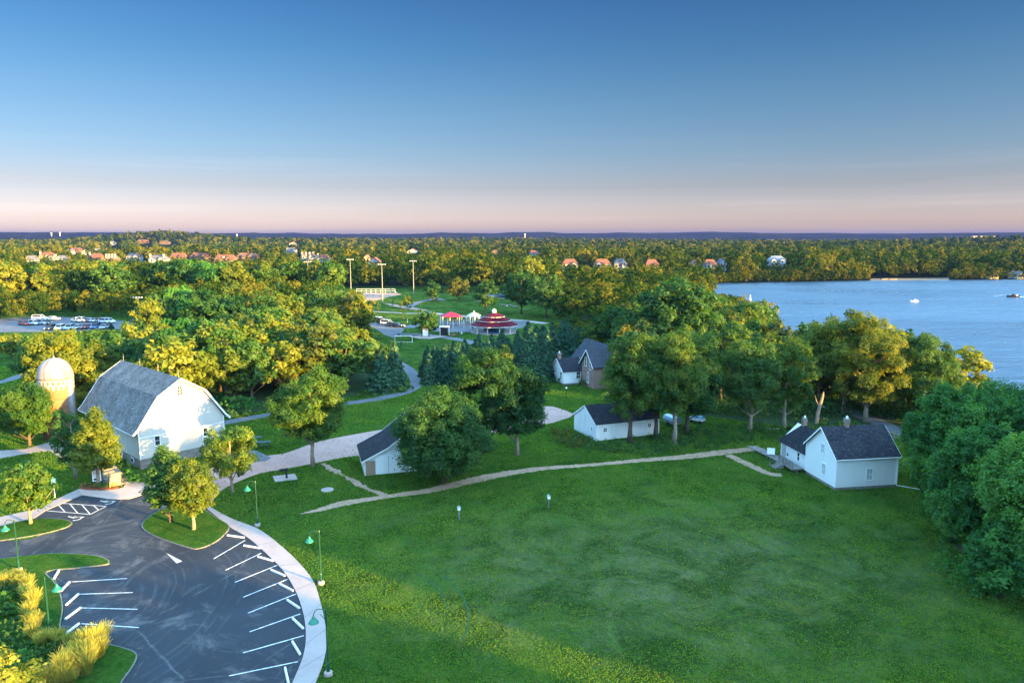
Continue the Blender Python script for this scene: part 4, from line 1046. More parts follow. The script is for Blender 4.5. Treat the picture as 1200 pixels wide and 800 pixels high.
for (px_, py_, w_, h_, pn) in ((210.5, 457.5, .62, 1.15, (2, 3)), (184.3, 516, .6, 1.2, (1, 2)), (240.8, 506.3, .6, 1.2, (1, 2)), (241.5, 529.0, .6, 1.1, (2, 3))):
    u, z = face_uv(px_, py_, bx0, by0, bth); window_on(barn, u, max(z, 2.1), w_, h_, 'front', 0.0, pn)
for v in (2.6, 6.5, 10.5): 
    b = MB().box((0.02, v, 0.75), (0.12, 0.9, 0.7)); f = b.build('window', M['white'], barn); MB().box((-0.045, v, 0.75), (0.02, 0.72, 0.52)).build('pane', M['glass'], f)
for v in (0.3, 6.8, 13.2, 19.4): 
    lr = MB().tube([(bw / 2, v, bzp + 0.1), (bw / 2, v, bzp + 1.25)], [0.035, 0.012], 6); lr.lathe([(0.0, -.09), (.08, -.04), (.08, .04), (0.0, .09)], (bw / 2, v, bzp + 0.72), 8); lr.build('lightning_rod', M['steel'], barn)
MB().tube([(-0.45, -0.3, bze - .4), (-0.08, -0.10, bze - 0.8), (-0.08, -0.10, 0.1)], 0.05, 6).build('downspout', M['pine'], barn)

# the silo
sx_, sy_, _ = G(71.5, 512)
silo = empty('silo', (sx_, sy_, 0), 0, 'round tile silo with rust-streaked dome beside the barn', 'silo'); silo.scale = (.86, .86, 1.05)
MB().lathe([(2.68, 0), (2.68, 8.7)], n=40, cap=True).build('wall', M['silo'], silo, uv=True, smooth=True)
m, t = new_mat('dome_rusty'); n = N(t)
pos = n.add('ShaderNodeTexCoord').outputs['Object']; sp = n.add('ShaderNodeSeparateXYZ', {0: pos})
angn = n.math('ARCTAN2', sp.outputs[1], sp.outputs[0])
stv = n.add('ShaderNodeCombineXYZ', {0: n.math('MULTIPLY', angn, 2.4), 1: n.math('MULTIPLY', sp.outputs[2], 0.25)}).outputs[0]
stn = n.noise(1.1, 4, 0.65, stv, 0.4)
seam = n.math('FRACT', n.math('MULTIPLY', angn, 12 / math.pi / 2))
rust = n.math('MULTIPLY', n.ramp(stn, [(0.48, 0.0), (0.66, 1.0)]), 0.75)
c = n.mix(rust, (0.30, 0.262, 0.265), (0.20, 0.06, 0.035)); c = n.mix(n.ramp(seam, [(0.0, 0.6), (0.05, 0.0)]), c, (0.35, 0.3, 0.28))
n.out(c, 0.5, None, 0.4, 0.2)
dome = [(2.78, 8.66), (2.80, 8.85)] + [(2.74 * math.cos(a), 8.85 + 2.62 * math.sin(a)) for a in np.linspace(0.06, 1.50, 9)] + [(0.12, 11.5), (0.1, 11.7), (0.02, 11.72)]
d_ = MB().lathe(dome, n=36).build('dome', m, silo, smooth=True)
MB().tube([(0, 0, 11.6), (0, 0, 12.5)], [0.04, 0.015], 6).build('finial', M['steel'], silo)
ch = MB(); nA = 44
for row_ in range(3):
    for kx in range(nA):
        if (kx + (row_ >= 1)) % 2: continue
        a = math.pi * 2 * kx / nA + 2.9
        if row_ == 2 and kx % 4 == 0: pass
        z0, z1 = 8.42 - row_ * 0.56, 8.42 - (row_ + 1) * 0.56
        if row_ == 0: z0, z1 = 8.42, 7.80
        if row_ == 1: z0, z1 = 7.80, 7.20
        if row_ == 2: continue
        a2 = a + math.pi * 2 / nA; R_ = 2.70
        ch.poly([(R_ * math.cos(a), R_ * math.sin(a), z1), (R_ * math.cos(a2), R_ * math.sin(a2), z1), (R_ * math.cos(a2), R_ * math.sin(a2), z0), (R_ * math.cos(a), R_ * math.sin(a), z0)])
ch.lathe([(2.69, 8.42), (2.73, 8.42), (2.73, 8.56), (2.69, 8.56)], n=40, cap=False)
ch.lathe([(2.69, 7.74), (2.715, 7.74), (2.715, 7.84), (2.69, 7.84)], n=40, cap=False)
ch.build('checker_band', M['offwhite'], silo)
ca = rad(-10)
ct = MB().lathe([(0.55, 0.1), (0.55, 8.6)], (2.62 * math.cos(ca), 2.62 * math.sin(ca), 0), n=14).build('chute', M['chute'], silo, smooth=True)
hp = MB()
for z in np.arange(0.6, 8.4, 0.62): hp.lathe([(2.685, z), (2.692, z), (2.692, z + .02), (2.685, z + .02)], n=40, cap=False)
hp.build('hoop', M['steel'], silo)
MB().tube([(-2.6, -.9, 7.9), (-3.15, -1.1, 7.9)], .05, 6).build('bracket', M['white'], silo)

# the white cabin with its lower wing
cx0, cy0, cth, cw, cL, cze, czp = 37.34, 88.93, rad(-81.0), 6.43, 7.84, 4.06, 6.83
cab = empty('cabin', (cx0, cy0, 0), cth, 'tall white clapboard cabin with black speckled roof and brick chimney at the field edge', 'house')
MB().prism([(0, .32), (cw, .32), (cw, cze), (cw / 2, czp - .05), (0, cze)], 0, cL).build('wall', M['clap'], cab)
MB().box((cw / 2, cL / 2, .15), (cw - .06, cL - .06, .36)).build('foundation', M['stone'], cab, uv=True)
def gable_roof(parent, w, L, ze, zp, mat, oh=0.35, ov=0.35, th=0.12, name='roof', u0=0.0, v0=0.0, trim=True):
    sl = (zp - ze) / (w / 2); r = MB()
    for s in (0, 1):
        f = (lambda u: u0 + u) if s == 0 else (lambda u: u0 + w - u)
        r.slab((f(-oh), v0 - ov, ze - oh * sl + th), (f(-oh), v0 + L + ov, ze - oh * sl + th), (f(w / 2), v0 + L + ov, zp + th), (f(w / 2), v0 - ov, zp + th), th)
    o = r.build(name, mat, parent, uv=True)
    if trim:
        t_ = MB()
        for s in (0, 1):
            f = (lambda u: u0 + u) if s == 0 else (lambda u: u0 + w - u)
            for v in (v0 - ov - .02,): t_.bar((f(-oh), v, ze - oh * sl - .0), (f(w / 2), v, zp), .04, .16)
        t_.build('rake_trim', M['white'], parent)
        t_ = MB()
        for s in (0, 1):
            f = (lambda u: u0 + u) if s == 0 else (lambda u: u0 + w - u)
            t_.bar((f(-oh), v0 + L + ov + .02, ze - oh * sl), (f(w / 2), v0 + L + ov + .02, zp), .04, .16)
        t_.build('rake_trim', M['white'], parent)
    return o
gable_roof(cab, cw, cL, cze, czp, M['cabin_roof'], .30, .32)
cb = MB()
for u, v in ((0, 0), (cw, 0), (cw, cL), (0, cL)): cb.box((u + (0.02 if u else -.02), v + (.02 if v else -.02), 2.2), (.13, .13, 3.66))
cb.build('corner_board', M['white'], cab)
u, z = face_uv(964.5, 525.4, cx0, cy0, cth); window_on(cab, u, z, .6, 1.1, 'front', 0.0, (2, 2), 'blind')
u, z = face_uv(965.5, 549.4, cx0, cy0, cth); window_on(cab, u, z, .6, 1.35, 'front', 0.0, (2, 2), 'blind')
ex, ey = cx0 + cw * math.cos(cth), cy0 + cw * math.sin(cth)
u, z = face_uv(1018.7, 555.6, ex, ey, cth + math.pi / 2); window_on(cab, u, z, .68, 1.35, 'right', cw, (2, 2), 'blind')
def chimney(parent, u, v, z0, z1, w=.6, m='chimney'):
    b = MB(); b.box((u, v, (z0 + z1) / 2), (w, w, z1 - z0)); o = b.build('chimney', M[m], parent, uv=True)
    MB().box((u, v, z1 - .28), (w + .16, w + .16, .14)).box((u, v, z1 + .02), (w + .1, w + .1, .1)).build('cap', M['stone'], o, uv=True)
    MB().lathe([(.14, 0), (.14, .28), (.02, .34)], (u, v, z1 + .07), 10).build('flue', M['white'], o)
chimney(cab, cw / 2, 3.1, 6.3, 7.75, .48)
gg = MB(); gg.tube([(cw + .34, -.2, cze - .28), (cw + .34, cL + .2, cze - .28)], .055, 6); gg.tube([(cw + .34, cL + .1, cze - .28), (cw + .08, cL + .1, cze - .7), (cw + .08, cL + .1, .25), (cw + 1.3, cL + 2.2, .06)], .05, 6); gg.build('gutter', M['white'], cab)
# wing, along -u from the back corner
wl, wd, wze, wzp = 6.6, 4.6, 2.55, 4.75
wg = MB(); i0 = len(wg.v)
pr_ = [(0.0, .2), (wd, .2), (wd, wze), (wd / 2, wzp), (0, wze)]
wg.v += [(-wl, v + .25, z) for v, z in pr_] + [(-.01, v + .25, z) for v, z in pr_]; nn_ = 5
wg.f += [tuple(range(5)), tuple(range(9, 4, -1))] + [((j + 1) % 5, j, 5 + j, 5 + (j + 1) % 5) for j in range(5)]
wg.build('wing', M['clap'], cab)
rw = MB(); sl = (wzp - wze) / (wd / 2)
rw.slab((-wl - .35, .25 - .35, wze - .35 * sl + .12), (-.02, .25 - .35, wze - .35 * sl + .12), (-.02, .25 + wd / 2, wzp + .12), (-wl + 1.2, .25 + wd / 2, wzp + .12), .12)
rw.slab((-wl - .35, .25 + wd + .35, wze - .35 * sl + .12), (-.02, .25 + wd + .35, wze - .35 * sl + .12), (-.02, .25 + wd / 2, wzp + .12), (-wl + 1.2, .25 + wd / 2, wzp + .12), .12)
k0 = len(rw.v); rw.v += [(-wl - .36, -.1, wze - .34), (-wl - .36, wd + .6, wze - .34), (-wl + 1.2, .25 + wd / 2, wzp + .13)]; rw.f.append((k0, k0 + 1, k0 + 2))
rw.build('wing_roof', M['dark_roof'], cab, uv=True)
chimney(cab, -wl + 1.6, .25 + wd / 2, 4.3, 5.75, .45)
u, z = face_uv(934, 532.5, cx0, cy0, cth); window_on(cab, u, 1.5, .5, 1.0, 'front', .25, (1, 2), 'glass')
dr = MB().box((-wl + .9, .2, 1.3), (.85, .1, 2.0)).build('door', M['blind'], cab)
MB().lathe([(0, -.03), (.04, 0), (0, .03)], (-wl + 1.2, .12, 1.25), 6).build('handle', M['dark'], dr)

# wooden deck with ramp in front of the wing
dk = empty('wooden_deck', (cx0, cy0, 0), cth, 'grey wooden deck with railings and long ramp at the cabin wing door', 'deck')
MB().box((-1.7, -.95, .50), (3.2, 1.7, .10)).box((-1.7, -.95, .22), (3.1, .08, .44)).build('floor', M['wood'], dk)
rp = MB(); rp.slab((-12.2, -1.75, .06), (-12.2, -.35, .06), (-3.3, -.35, .54), (-3.3, -1.75, .54), .08)
for uu in (-5, -6.7, -8.4): rp.box((uu, -1.05, .10 + (uu + 12.2) / 18.0 * .5), (.1, 1.3, .3))
rp.build('ramp', M['wood'], dk)
rl = MB()
for uu in np.arange(-3.2, .01, .8): rl.box((uu, -1.78, 1.0), (.08, .08, 1.1))
rl.bar((-3.2, -1.78, 1.52), (-.1, -1.78, 1.52), .07); rl.bar((-3.2, -1.78, 1.0), (-.1, -1.78, 1.0), .05)
for uu in np.arange(-3.1, -.1, .16): rl.box((uu, -1.78, 1.05), (.03, .03, .9))
rl.build('railing', M['wood'], dk)
r2 = MB()
for k in range(4): 
    zz = .5 - k * .12
    r2.box((-2.7, -1.95 - k * .3, zz / 2 + .02), (1.2, .32, zz))
for uu in (-3.35, -2.05):
    r2.bar((uu, -1.9, 1.45), (uu, -3.1, .95), .05); r2.bar((uu, -1.85, .5), (uu, -1.85, 1.45), .05); r2.bar((uu, -3.1, 0), (uu, -3.1, .95), .05); r2.bar((uu, -1.9, 1.0), (uu, -3.1, .5), .04)
r2.build('steps', M['wood'], dk)
p = G(903, 538); sg = empty('info_board', (p[0], p[1], 0), rad(-20), 'white information board on two posts beside the cabin ramp', 'sign')
MB().box((0, 0, 1.15), (1.0, .06, .85), rx=rad(-10)).build('panel', M['white'], sg)
for s in (-1, 1): MB().box((s * .42, .03, .5), (.07, .07, 1.0)).build('post', M['wood'], sg)

# the long white outbuilding
ox0, oy0, oth, ow, oL, oze, ozp = 9.69, 110.06, rad(-68.5), 7.19, 10.85, 2.47, 4.53
ob = empty('outbuilding', (ox0, oy0, 0), oth, 'long low white board outbuilding with black roof behind three trees', 'outbuilding')
MB().prism([(0, 0), (ow, 0), (ow, oze), (ow / 2, ozp), (0, oze)], 0, oL).build('wall', M['oldboard'], ob)
gable_roof(ob, ow, oL, oze, ozp, M['dark_roof'], .12, .12, .1)
ex, ey = ox0 + ow * math.cos(oth), oy0 + ow * math.sin(oth)
u, z = face_uv(709, 503.5, ex, ey, oth + math.pi / 2); window_on(ob, u, z, .55, .55, 'right', ow, (2, 2))
u, z = face_uv(761, 498, ex, ey, oth + math.pi / 2); window_on(ob, u, z, .5, .55, 'right', ow, (2, 2))
u, z = face_uv(693.4, 502, ox0, oy0, oth); window_on(ob, u, z, .3, .5, 'front', 0, (1, 2))

# the brick farmhouse with its white addition
hx0, hy0, hth = 8.24, 149.48, rad(-70.2)
fh = empty('farmhouse', (hx0, hy0, 0), hth, 'brick farmhouse with steep slate gables and low white kitchen addition', 'house')
aw, aL, aze, azp = 6.35, 4.65, 2.75, 4.35
MB().prism([(0, .3), (aw, .3), (aw, aze), (aw / 2, azp + .5), (0, aze)], 0, aL).build('addition', M['clap'], fh)
MB().box((aw / 2, aL / 2, .15), (aw - .06, aL - .06, .34)).build('foundation', M['stone'], fh, uv=True)
gable_roof(fh, aw, aL, aze, azp + .55, M['dark_roof'], .22, .25, .1, 'addition_roof')
chimney(fh, aw / 2 - .1, .45, 4.2, 6.0, .6)
ex, ey = hx0 + aw * math.cos(hth), hy0 + aw * math.sin(hth)
u, z = face_uv(677.6, 439.3, ex, ey, hth + math.pi / 2); window_on(fh, u, z, .8, 1.35, 'right', aw, (2, 2))
u, z = face_uv(657.6, 439.8, hx0, hy0, hth); window_on(fh, u, z, .7, 1.35, 'front', 0, (1, 2))
u, z = face_uv(649.3, 437.5, hx0, hy0, hth); window_on(fh, u, z, .9, 1.5, 'front', 0, (1, 2))
MB().box((aw + .03, 3.9, 1.3), (.06, .1, 2.0)).build('door', M['lamp_green'], fh)
# brick wing: gable facing -v at v = aL + 0.05
qw, qze, qzp, qv, qL = 5.4, 4.73, 7.42, 3.9, 8.5
qu = 6.62
MB().prism([(qu, 0), (qu + qw, 0), (qu + qw, qze), (qu + qw / 2, qzp), (qu, qze)], qv, qv + qL).build('wall', M['brick'], fh, uv=True)
gable_roof(fh, qw, qL, qze, qzp, M['slate'], .55, .45, .14, 'roof', qu, qv)
for (uu, zz, h_) in ((.33, 4.95, 1.7), (.72, 4.4, 1.5), (.55, 1.9, 2.0)):
    window_on(fh, qu + qw * uu, zz, .62, h_, 'front', qv, (1, 2))
# main block behind: ridge along u
mb = MB(); mv0, md, mu0, mu1, mze, mzp = 5.3, 7.0, -1.5, 8.3, 4.0, 7.95
i0 = len(mb.v); pr_ = [(mv0, 0), (mv0 + md, 0), (mv0 + md, mze), (mv0 + md / 2, mzp), (mv0, mze)]
mb.v += [(mu0, v, z) for v, z in pr_] + [(mu1, v, z) for v, z in pr_]
mb.f += [tuple(range(5)), tuple(range(9, 4, -1))] + [((j + 1) % 5, j, 5 + j, 5 + (j + 1) % 5) for j in range(5)]
mb.build('main_block', M['brick'], fh, uv=True)
rw = MB(); sl = (mzp - mze) / (md / 2)
for s in (0, 1):
    e = mv0 - .5 if s == 0 else mv0 + md + .5
    rw.slab((mu0 - .5, e, mze - .5 * sl + .14), (mu1 + .5, e, mze - .5 * sl + .14), (mu1 + .5, mv0 + md / 2, mzp + .14), (mu0 - .5, mv0 + md / 2, mzp + .14), .14)
rw.build('main_roof', M['slate'], fh, uv=True)
chimney(fh, qu + qw / 2, qv + qL - 1, 7.0, 8.9, .7)
porch = MB().box((qu + qw + 1.0, qv + 3.2, 2.55), (2.0, 5.4, .14)); 
for vv in (qv + .7, qv + 3.2, qv + 5.7): porch.box((qu + qw + 1.85, vv, 1.25), (.14, .14, 2.5))
pass

# dark-roofed shed
shx, shy, shth = -18.55, 87.9, rad(16.5)
sh = empty('shed', (shx, shy, 0), shth, 'white board shed with long swept dark roof half hidden by the broad tree', 'shed')
P_ = [(0, 0), (9.2, 0), (9.2, 3.2), (6.2, 5.75), (3.0, 3.35), (0, 1.95)]
SL_ = 7.6
MB().prism(P_, 0, SL_).build('wall', M['oldboard'], sh)
rr_ = MB(); v0_, v1_ = -.25, SL_ + .25
for (ua, za), (ub, zb_) in (((-.35, 1.88), (3.0, 3.47)), ((3.0, 3.47), (6.2, 5.88))):
    rr_.slab((ua, v0_, za), (ua, v1_, za), (ub, v1_, zb_), (ub, v0_, zb_), .11)
rr_.build('roof', M['dark_roof'], sh, uv=True)
MB().slab((9.5, v0_, 3.05), (9.5, v1_, 3.05), (6.2, v1_, 5.885), (6.2, v0_, 5.885), .11).build('lower_roof', M['metal_roof'], sh, uv=True)
tt_ = MB()
for v in (v0_ - .02, v1_ + .02):
    for (ua, za), (ub, zb_) in (((-.35, 1.8), (3.0, 3.39)), ((3.0, 3.39), (6.2, 5.8)), ((9.5, 2.98), (6.2, 5.8))): tt_.bar((ua, v, za), (ub, v, zb_), .04, .18)
tt_.build('rake_trim', M['white'], sh)
dd = MB().box((3.0, -.05, 1.25), (3.1, .08, 2.4)).build('sliding_door', M['white'], sh)
MB().box((3.0, -.10, 1.25), (.05, .03, 2.3)).build('handle', M['steel'], dd)
MB().box((.75, -.03, .95), (1.2, .04, 1.85)).build('wall_panel', M['dirt'], sh)

# carousel pavilion with three maroon roofs
pxx, pyy, _ = G(578.5, 392)
pv = empty('carousel_pavilion', (pxx, pyy + 6, 0), 0, 'round pavilion with three stacked maroon roofs and white cupola', 'pavilion')
S = 8.1
def tier(r0, z0, r1, z1, name='roof'):
    MB().lathe([(r0, z0), (r1, z1)], n=12, a0=.26, cap=False).build(name, M['maroon'], pv)
    MB().lathe([(r0 + .02, z0 - .20), (r0 + .08, z0 - .20), (r0 + .08, z0 + .03), (r0 + .02, z0 + .03), (r0 + .02, z0 - .20)], n=12, a0=.26, cap=False).build('fascia', M['offwhite'], pv)
    MB().lathe([(r0, z0 - .06), (r1 * .9, z0 - .02)], n=12, a0=.26, cap=False).build('soffit', M['offwhite'], pv)
tier(S, 3.1, 4.9, 4.7); tier(5.6, 4.95, 3.0, 6.3); tier(3.6, 6.55, .5, 8.0)
MB().lathe([(4.9, 4.3), (4.9, 4.95)], n=12, a0=.26, cap=False).build('clerestory', M['dark'], pv)
MB().lathe([(3.0, 6.0), (3.0, 6.55)], n=12, a0=.26, cap=False).build('clerestory', M['dark'], pv)
MB().lathe([(.62, 7.8), (.62, 8.8), (.8, 8.85), (.05, 9.7)], n=8).build('cupola', M['white'], pv)
for k in range(12):
    a = .26 + k * math.pi / 6; MB().box((7.4 * math.cos(a), 7.4 * math.sin(a), 1.5), (.28, .28, 3.0), rz=a).build('post', M['offwhite'], pv)
fl = MB().lathe([(7.9, 0), (7.9, .18)], n=12, a0=.26); fl.build('floor', M['concrete'], pv)
rl = MB()
for k in range(12):
    if k in (8,): continue
    a = .26 + k * math.pi / 6; b_ = a + math.pi / 6
    for z in (.35, .65, 1.0): rl.bar((7.4 * math.cos(a), 7.4 * math.sin(a), z), (7.4 * math.cos(b_), 7.4 * math.sin(b_), z), .07)
rl.build('railing', M['offwhite'], pv)
MB().lathe([(3.6, .2), (3.6, 1.3), (1.0, 1.35), (1.0, 3.6), (3.9, 3.7), (3.9, 4.3), (.3, 4.4)], n=16).build('merry_go_round', M['blue'], pv)

pv.scale = (.95, .95, .76)
# playground: pink canopy, small grey kiosk, play posts, red-floored cart
x, y, _ = G(528, 381); cn = empty('shade_canopy', (x, y + 2, 0), .2, 'pointed pink shade canopy over the playground', 'canopy')
MB().lathe([(5.0, 4.0), (2.4, 5.1), (.1, 6.1)], n=4, a0=.78, cap=False).build('fabric', M['pinkfab'], cn); cn.scale = (1, 1, .72)
for k in range(4): a = .78 + k * math.pi / 2; MB().tube([(4.6 * math.cos(a), 4.6 * math.sin(a), 0), (4.6 * math.cos(a), 4.6 * math.sin(a), 4.0)], .12, 8).build('post', M['offwhite'], cn)
x, y, _ = G(555, 379); kz = empty('gazebo', (x, y + 3, 0), .2, 'small gazebo with pale grey pointed roof left of the carousel pavilion', 'gazebo')
MB().lathe([(2.6, 3.2), (1.2, 4.3), (.3, 4.7), (.3, 5.1), (.05, 5.5)], n=8, cap=False).build('roof', M['metal_roof'], kz); kz.scale = (1, 1, .75)
for k in range(8): a = k * math.pi / 4; MB().box((2.1 * math.cos(a), 2.1 * math.sin(a), 1.6), (.16, .16, 3.2)).build('post', M['white'], kz)
sheet('playground_surface', px([(505, 385), (512, 378), (560, 377), (600, 376), (622, 376), (612, 384), (590, 388), (560, 389), (530, 389), (508, 388)]), .03, M['far_asphalt'])
pp = None
for k in range(13):
    bx_ = 508 + k * 3.9 + random.uniform(-1, 1); x, y, _ = G(bx_, 383 + random.uniform(-2.5, 2))
    if pp is None:
        pp = empty('play_tower', (x, y, 0), 0, 'slender white and grey climbing post set in the playground under the pink canopy', 'play post', 'climbing posts of the playground')
        MB().tube([(0, 0, 0), (0, 0, 3.0)], .14, 6).tube([(0, 0, 3.0), (0, 0, 3.25)], [.2, .05], 6).build('post', M['offwhite'], pp)
        MB().box((.7, 0, 1.5), (1.3, 1.0, .12)).box((.7, .5, 1.95), (1.3, .05, .8)).build('platform', M['stone'], pp, uv=True)
    else: copy_thing(pp, (x, y, 0), random.uniform(0, 3), (1, 1, random.uniform(.8, 1.15)))
x, y, _ = G(521, 392.5); ct_ = empty('snack_cart', (x, y, 0), .1, 'small dark kiosk with white roof and red mat beside the carousel', 'kiosk')
MB().box((0, 0, 2.6), (3.0, 2.6, .2)).build('roof', M['white'], ct_)
MB().box((-.2, .2, 1.2), (2.3, 1.8, 2.2)).build('body', M['dark'], ct_)
for s in (-1, 1):
    for q in (-1, 1): MB().box((s * 1.35, q * 1.15, 1.25), (.12, .12, 2.5)).build('post', M['white'], ct_)
MB().box((2.5, -.6, .05), (2.2, 1.4, .06)).build('mat', M['pinkfab'], ct_)
x, y, _ = G(499, 394); kk_ = empty('kiosk', (x, y, 0), 0, 'narrow white kiosk on the pale slab left of the playground', 'kiosk')
MB().box((0, 0, 1.4), (1.6, 1.6, 2.4)).build('body', M['white'], kk_); MB().box((0, 0, 2.7), (2.4, 2.4, .2)).build('roof', M['dark'], kk_)
for s in (-1, 1): MB().box((s * 1.0, -.85, 1.35), (.25, .25, 2.7)).build('post', M['dark'], kk_)
sheet('concrete_slab', px([(480, 394.5), (500, 391.5), (524, 394), (505, 397), (492, 396.8)]), .035, M['concrete'])
# park paths and lots in the distance
FA = M['far_asphalt']
ribbon('far_path', [G(*p)[:2] for p in [(466, 392), (480, 391.5), (500, 392), (520, 395), (545, 399), (566, 405), (590, 408)]], 3.5, .02, FA)
ribbon('far_path', [G(*p)[:2] for p in [(398, 360), (420, 364), (450, 365.5), (480, 367), (505, 367)]], 2.5, .02, M['concrete'])
ribbon('far_path', [G(*p)[:2] for p in [(478, 384), (492, 379), (505, 377.5), (520, 376)]], 4, .024, FA)
ribbon('far_path', [G(*p)[:2] for p in [(500, 365.5), (520, 368.5), (560, 372), (590, 374), (615, 376), (640, 379)]], 4.0, .028, M['concrete'])
ribbon('far_path', [G(*p)[:2] for p in [(478, 361), (484, 357), (492, 353.5), (500, 352), (512, 350), (520, 352)]], 3.5, .02, FA)
sheet('far_parking_lot', px([(398, 362), (412, 366), (440, 374), (466, 382), (474, 385), (470, 391), (462, 396), (452, 393), (440, 385), (415, 374), (396, 366)]), .02, FA)
sheet('far_parking_lot', px([(568, 347.5), (600, 347.5), (604, 349.5), (570, 349.5)]), .02, FA)
sheet('left_parking_lot', px([(-60, 379), (20, 372), (60, 370), (90, 372.5), (140, 375.5), (156, 378), (190, 377), (200, 380), (180, 386), (152, 384.5), (138, 384), (124, 386), (60, 389), (20, 389), (-60, 390)]), .02, FA)
ribbon('far_path', [G(*p)[:2] for p in [(140, 384), (146, 390), (147, 397), (140, 401), (120, 399), (95, 397.5)]], 3.2, .026, FA)
ribbon('far_path', [G(*p)[:2] for p in [(144, 400), (120, 403), (105, 405)]], 2.6, .022, FA)
M['infield'] = mat_ground('red_infield', (0.34, 0.20, 0.14), (0.40, 0.25, 0.18), .2, .95, (.25, .15, .1), .3)
sheet('ball_field', px([(384, 352), (390, 346.5), (400, 344), (430, 342.5), (465, 343), (471, 345), (455, 348), (442, 352), (425, 352.4), (400, 352.5)]), .02, M['infield'], label='reddish dirt infield of the ball field')
sheet('lit_path', px([(448, 355), (460, 356), (478, 359), (500, 363), (503, 364.4), (480, 362.5), (462, 359)]), .016, M['infield'])  # narrow sheet in the same reddish dirt as the infield
M['sand'] = mat_ground('beach_sand', (0.15, 0.11, 0.07), (0.20, 0.15, 0.10))
sheet('beach', beach, .07, M['sand'])

# light poles
def pole(bx_, by_, ty_, lab, lights=True):
    x, y, _ = G(bx_, by_); H = height_at(bx_, by_, ty_)
    e = empty('light_pole', (x, y, 0), 0, lab, 'light pole', 'tall light poles round the ball fields')
    MB().tube([(0, 0, 0), (0, 0, H)], [.24, .12], 8).build('mast', M['steel'] if lights else M['wood'], e)
    if lights:
        MB().box((0, 0, H - .1), (3.6, .18, .18)).build('crossarm', M['steel'], e)
        for k in (-1.5, -.5, .5, 1.5): MB().lathe([(.1, 0), (.38, -.35), (.38, -.42)], (k, -.2, H + .15), 8).build('floodlight', M['offwhite'], e)
    return e
for a in [(248.5, 345, 316, 'shortest floodlight pole, leftmost of the row in the golden trees'), (283.2, 346, 313.5, 'floodlight pole second from the left in the golden trees'), (333.5, 351, 317, 'floodlight pole beside the slim conifer'),
          (362, 347, 306.5, 'floodlight pole right of the house with white chimneys'), (411.5, 345, 303.8, 'floodlight pole at the left edge of the red infield'), (448.5, 354.5, 309.5, 'floodlight pole standing on the grass in front of the red infield'),
          (484.8, 345, 305.6, 'floodlight pole at the right edge of the ball field')]: pole(*a)
e = pole(163.5, 374, 348, 'bare wooden pole beside the left car park'); e.name = 'utility_pole'; 
for (a, b, c_) in [(652, 322, 'wooden utility pole left of the white double-gabled house'), (645, 322, 'thin wooden pole at the left end of the overhead beam')]:
    x = (a - 600) / F_PX * 520; H = 30 - 520 * (298 - 275) / F_PX
    e = empty('utility_pole', (x, 520, 0), 0, c_, 'utility pole', 'utility poles in the far wood'); MB().tube([(0, 0, 0), (0, 0, H)], [.25, .15], 6).build('mast', M['wood'], e); MB().box((0, 0, H - .6), (2.6, .2, .2)).build('crossarm', M['wood'], e)
# backstop fences of the ball field
x0_, y0_, _ = G(418, 343.5); x1_, y1_, _ = G(463, 343.5)
fb = empty('ball_field_fence', (x0_, y0_, 0), 0, 'low white-railed fence along the far side of the red infield', 'fence')
b = MB(); Lf = x1_ - x0_
for z in (1.2, 2.2): b.box((Lf / 2, 0, z), (Lf, .12, .14))
b.build('rail', M['white'], fb)
for k in range(9): MB().box((Lf * k / 8, 0, 1.15), (.12, .12, 2.3)).build('post', M['white'], fb)
x, y, _ = G(393, 350); bs = empty('backstop', (x, y, 0), 0, 'small white-posted backstop at the left corner of the ball field', 'backstop')
for k in (-3, -1, 1, 3): MB().box((k, 0, 2), (.2, .2, 4)).build('post', M['white'], bs)
MB().box((0, 0, 4.0), (6.2, .2, .2)).box((0, 0, 1.0), (6.2, .08, .9)).build('rail', M['picnic'], bs)
# goals
def goal(bx_, by_, lab):
    x, y, _ = G(bx_, by_); e = empty('soccer_goal', (x, y, 0), .1, lab, 'goal')
    MB().tube([(-2.4, 0, 0), (-2.4, 0, 1.9), (2.4, 0, 1.9), (2.4, 0, 0)], .09, 6).build('frame', M['white'], e)
    MB().tube([(-2.4, 0, 1.9), (-2.4, 1.4, 0), (2.4, 1.4, 0), (2.4, 0, 1.9)], .05, 5).build('back_frame', M['white'], e)
goal(473, 401.5, 'white goal frame on the grass below the pale slab'); 

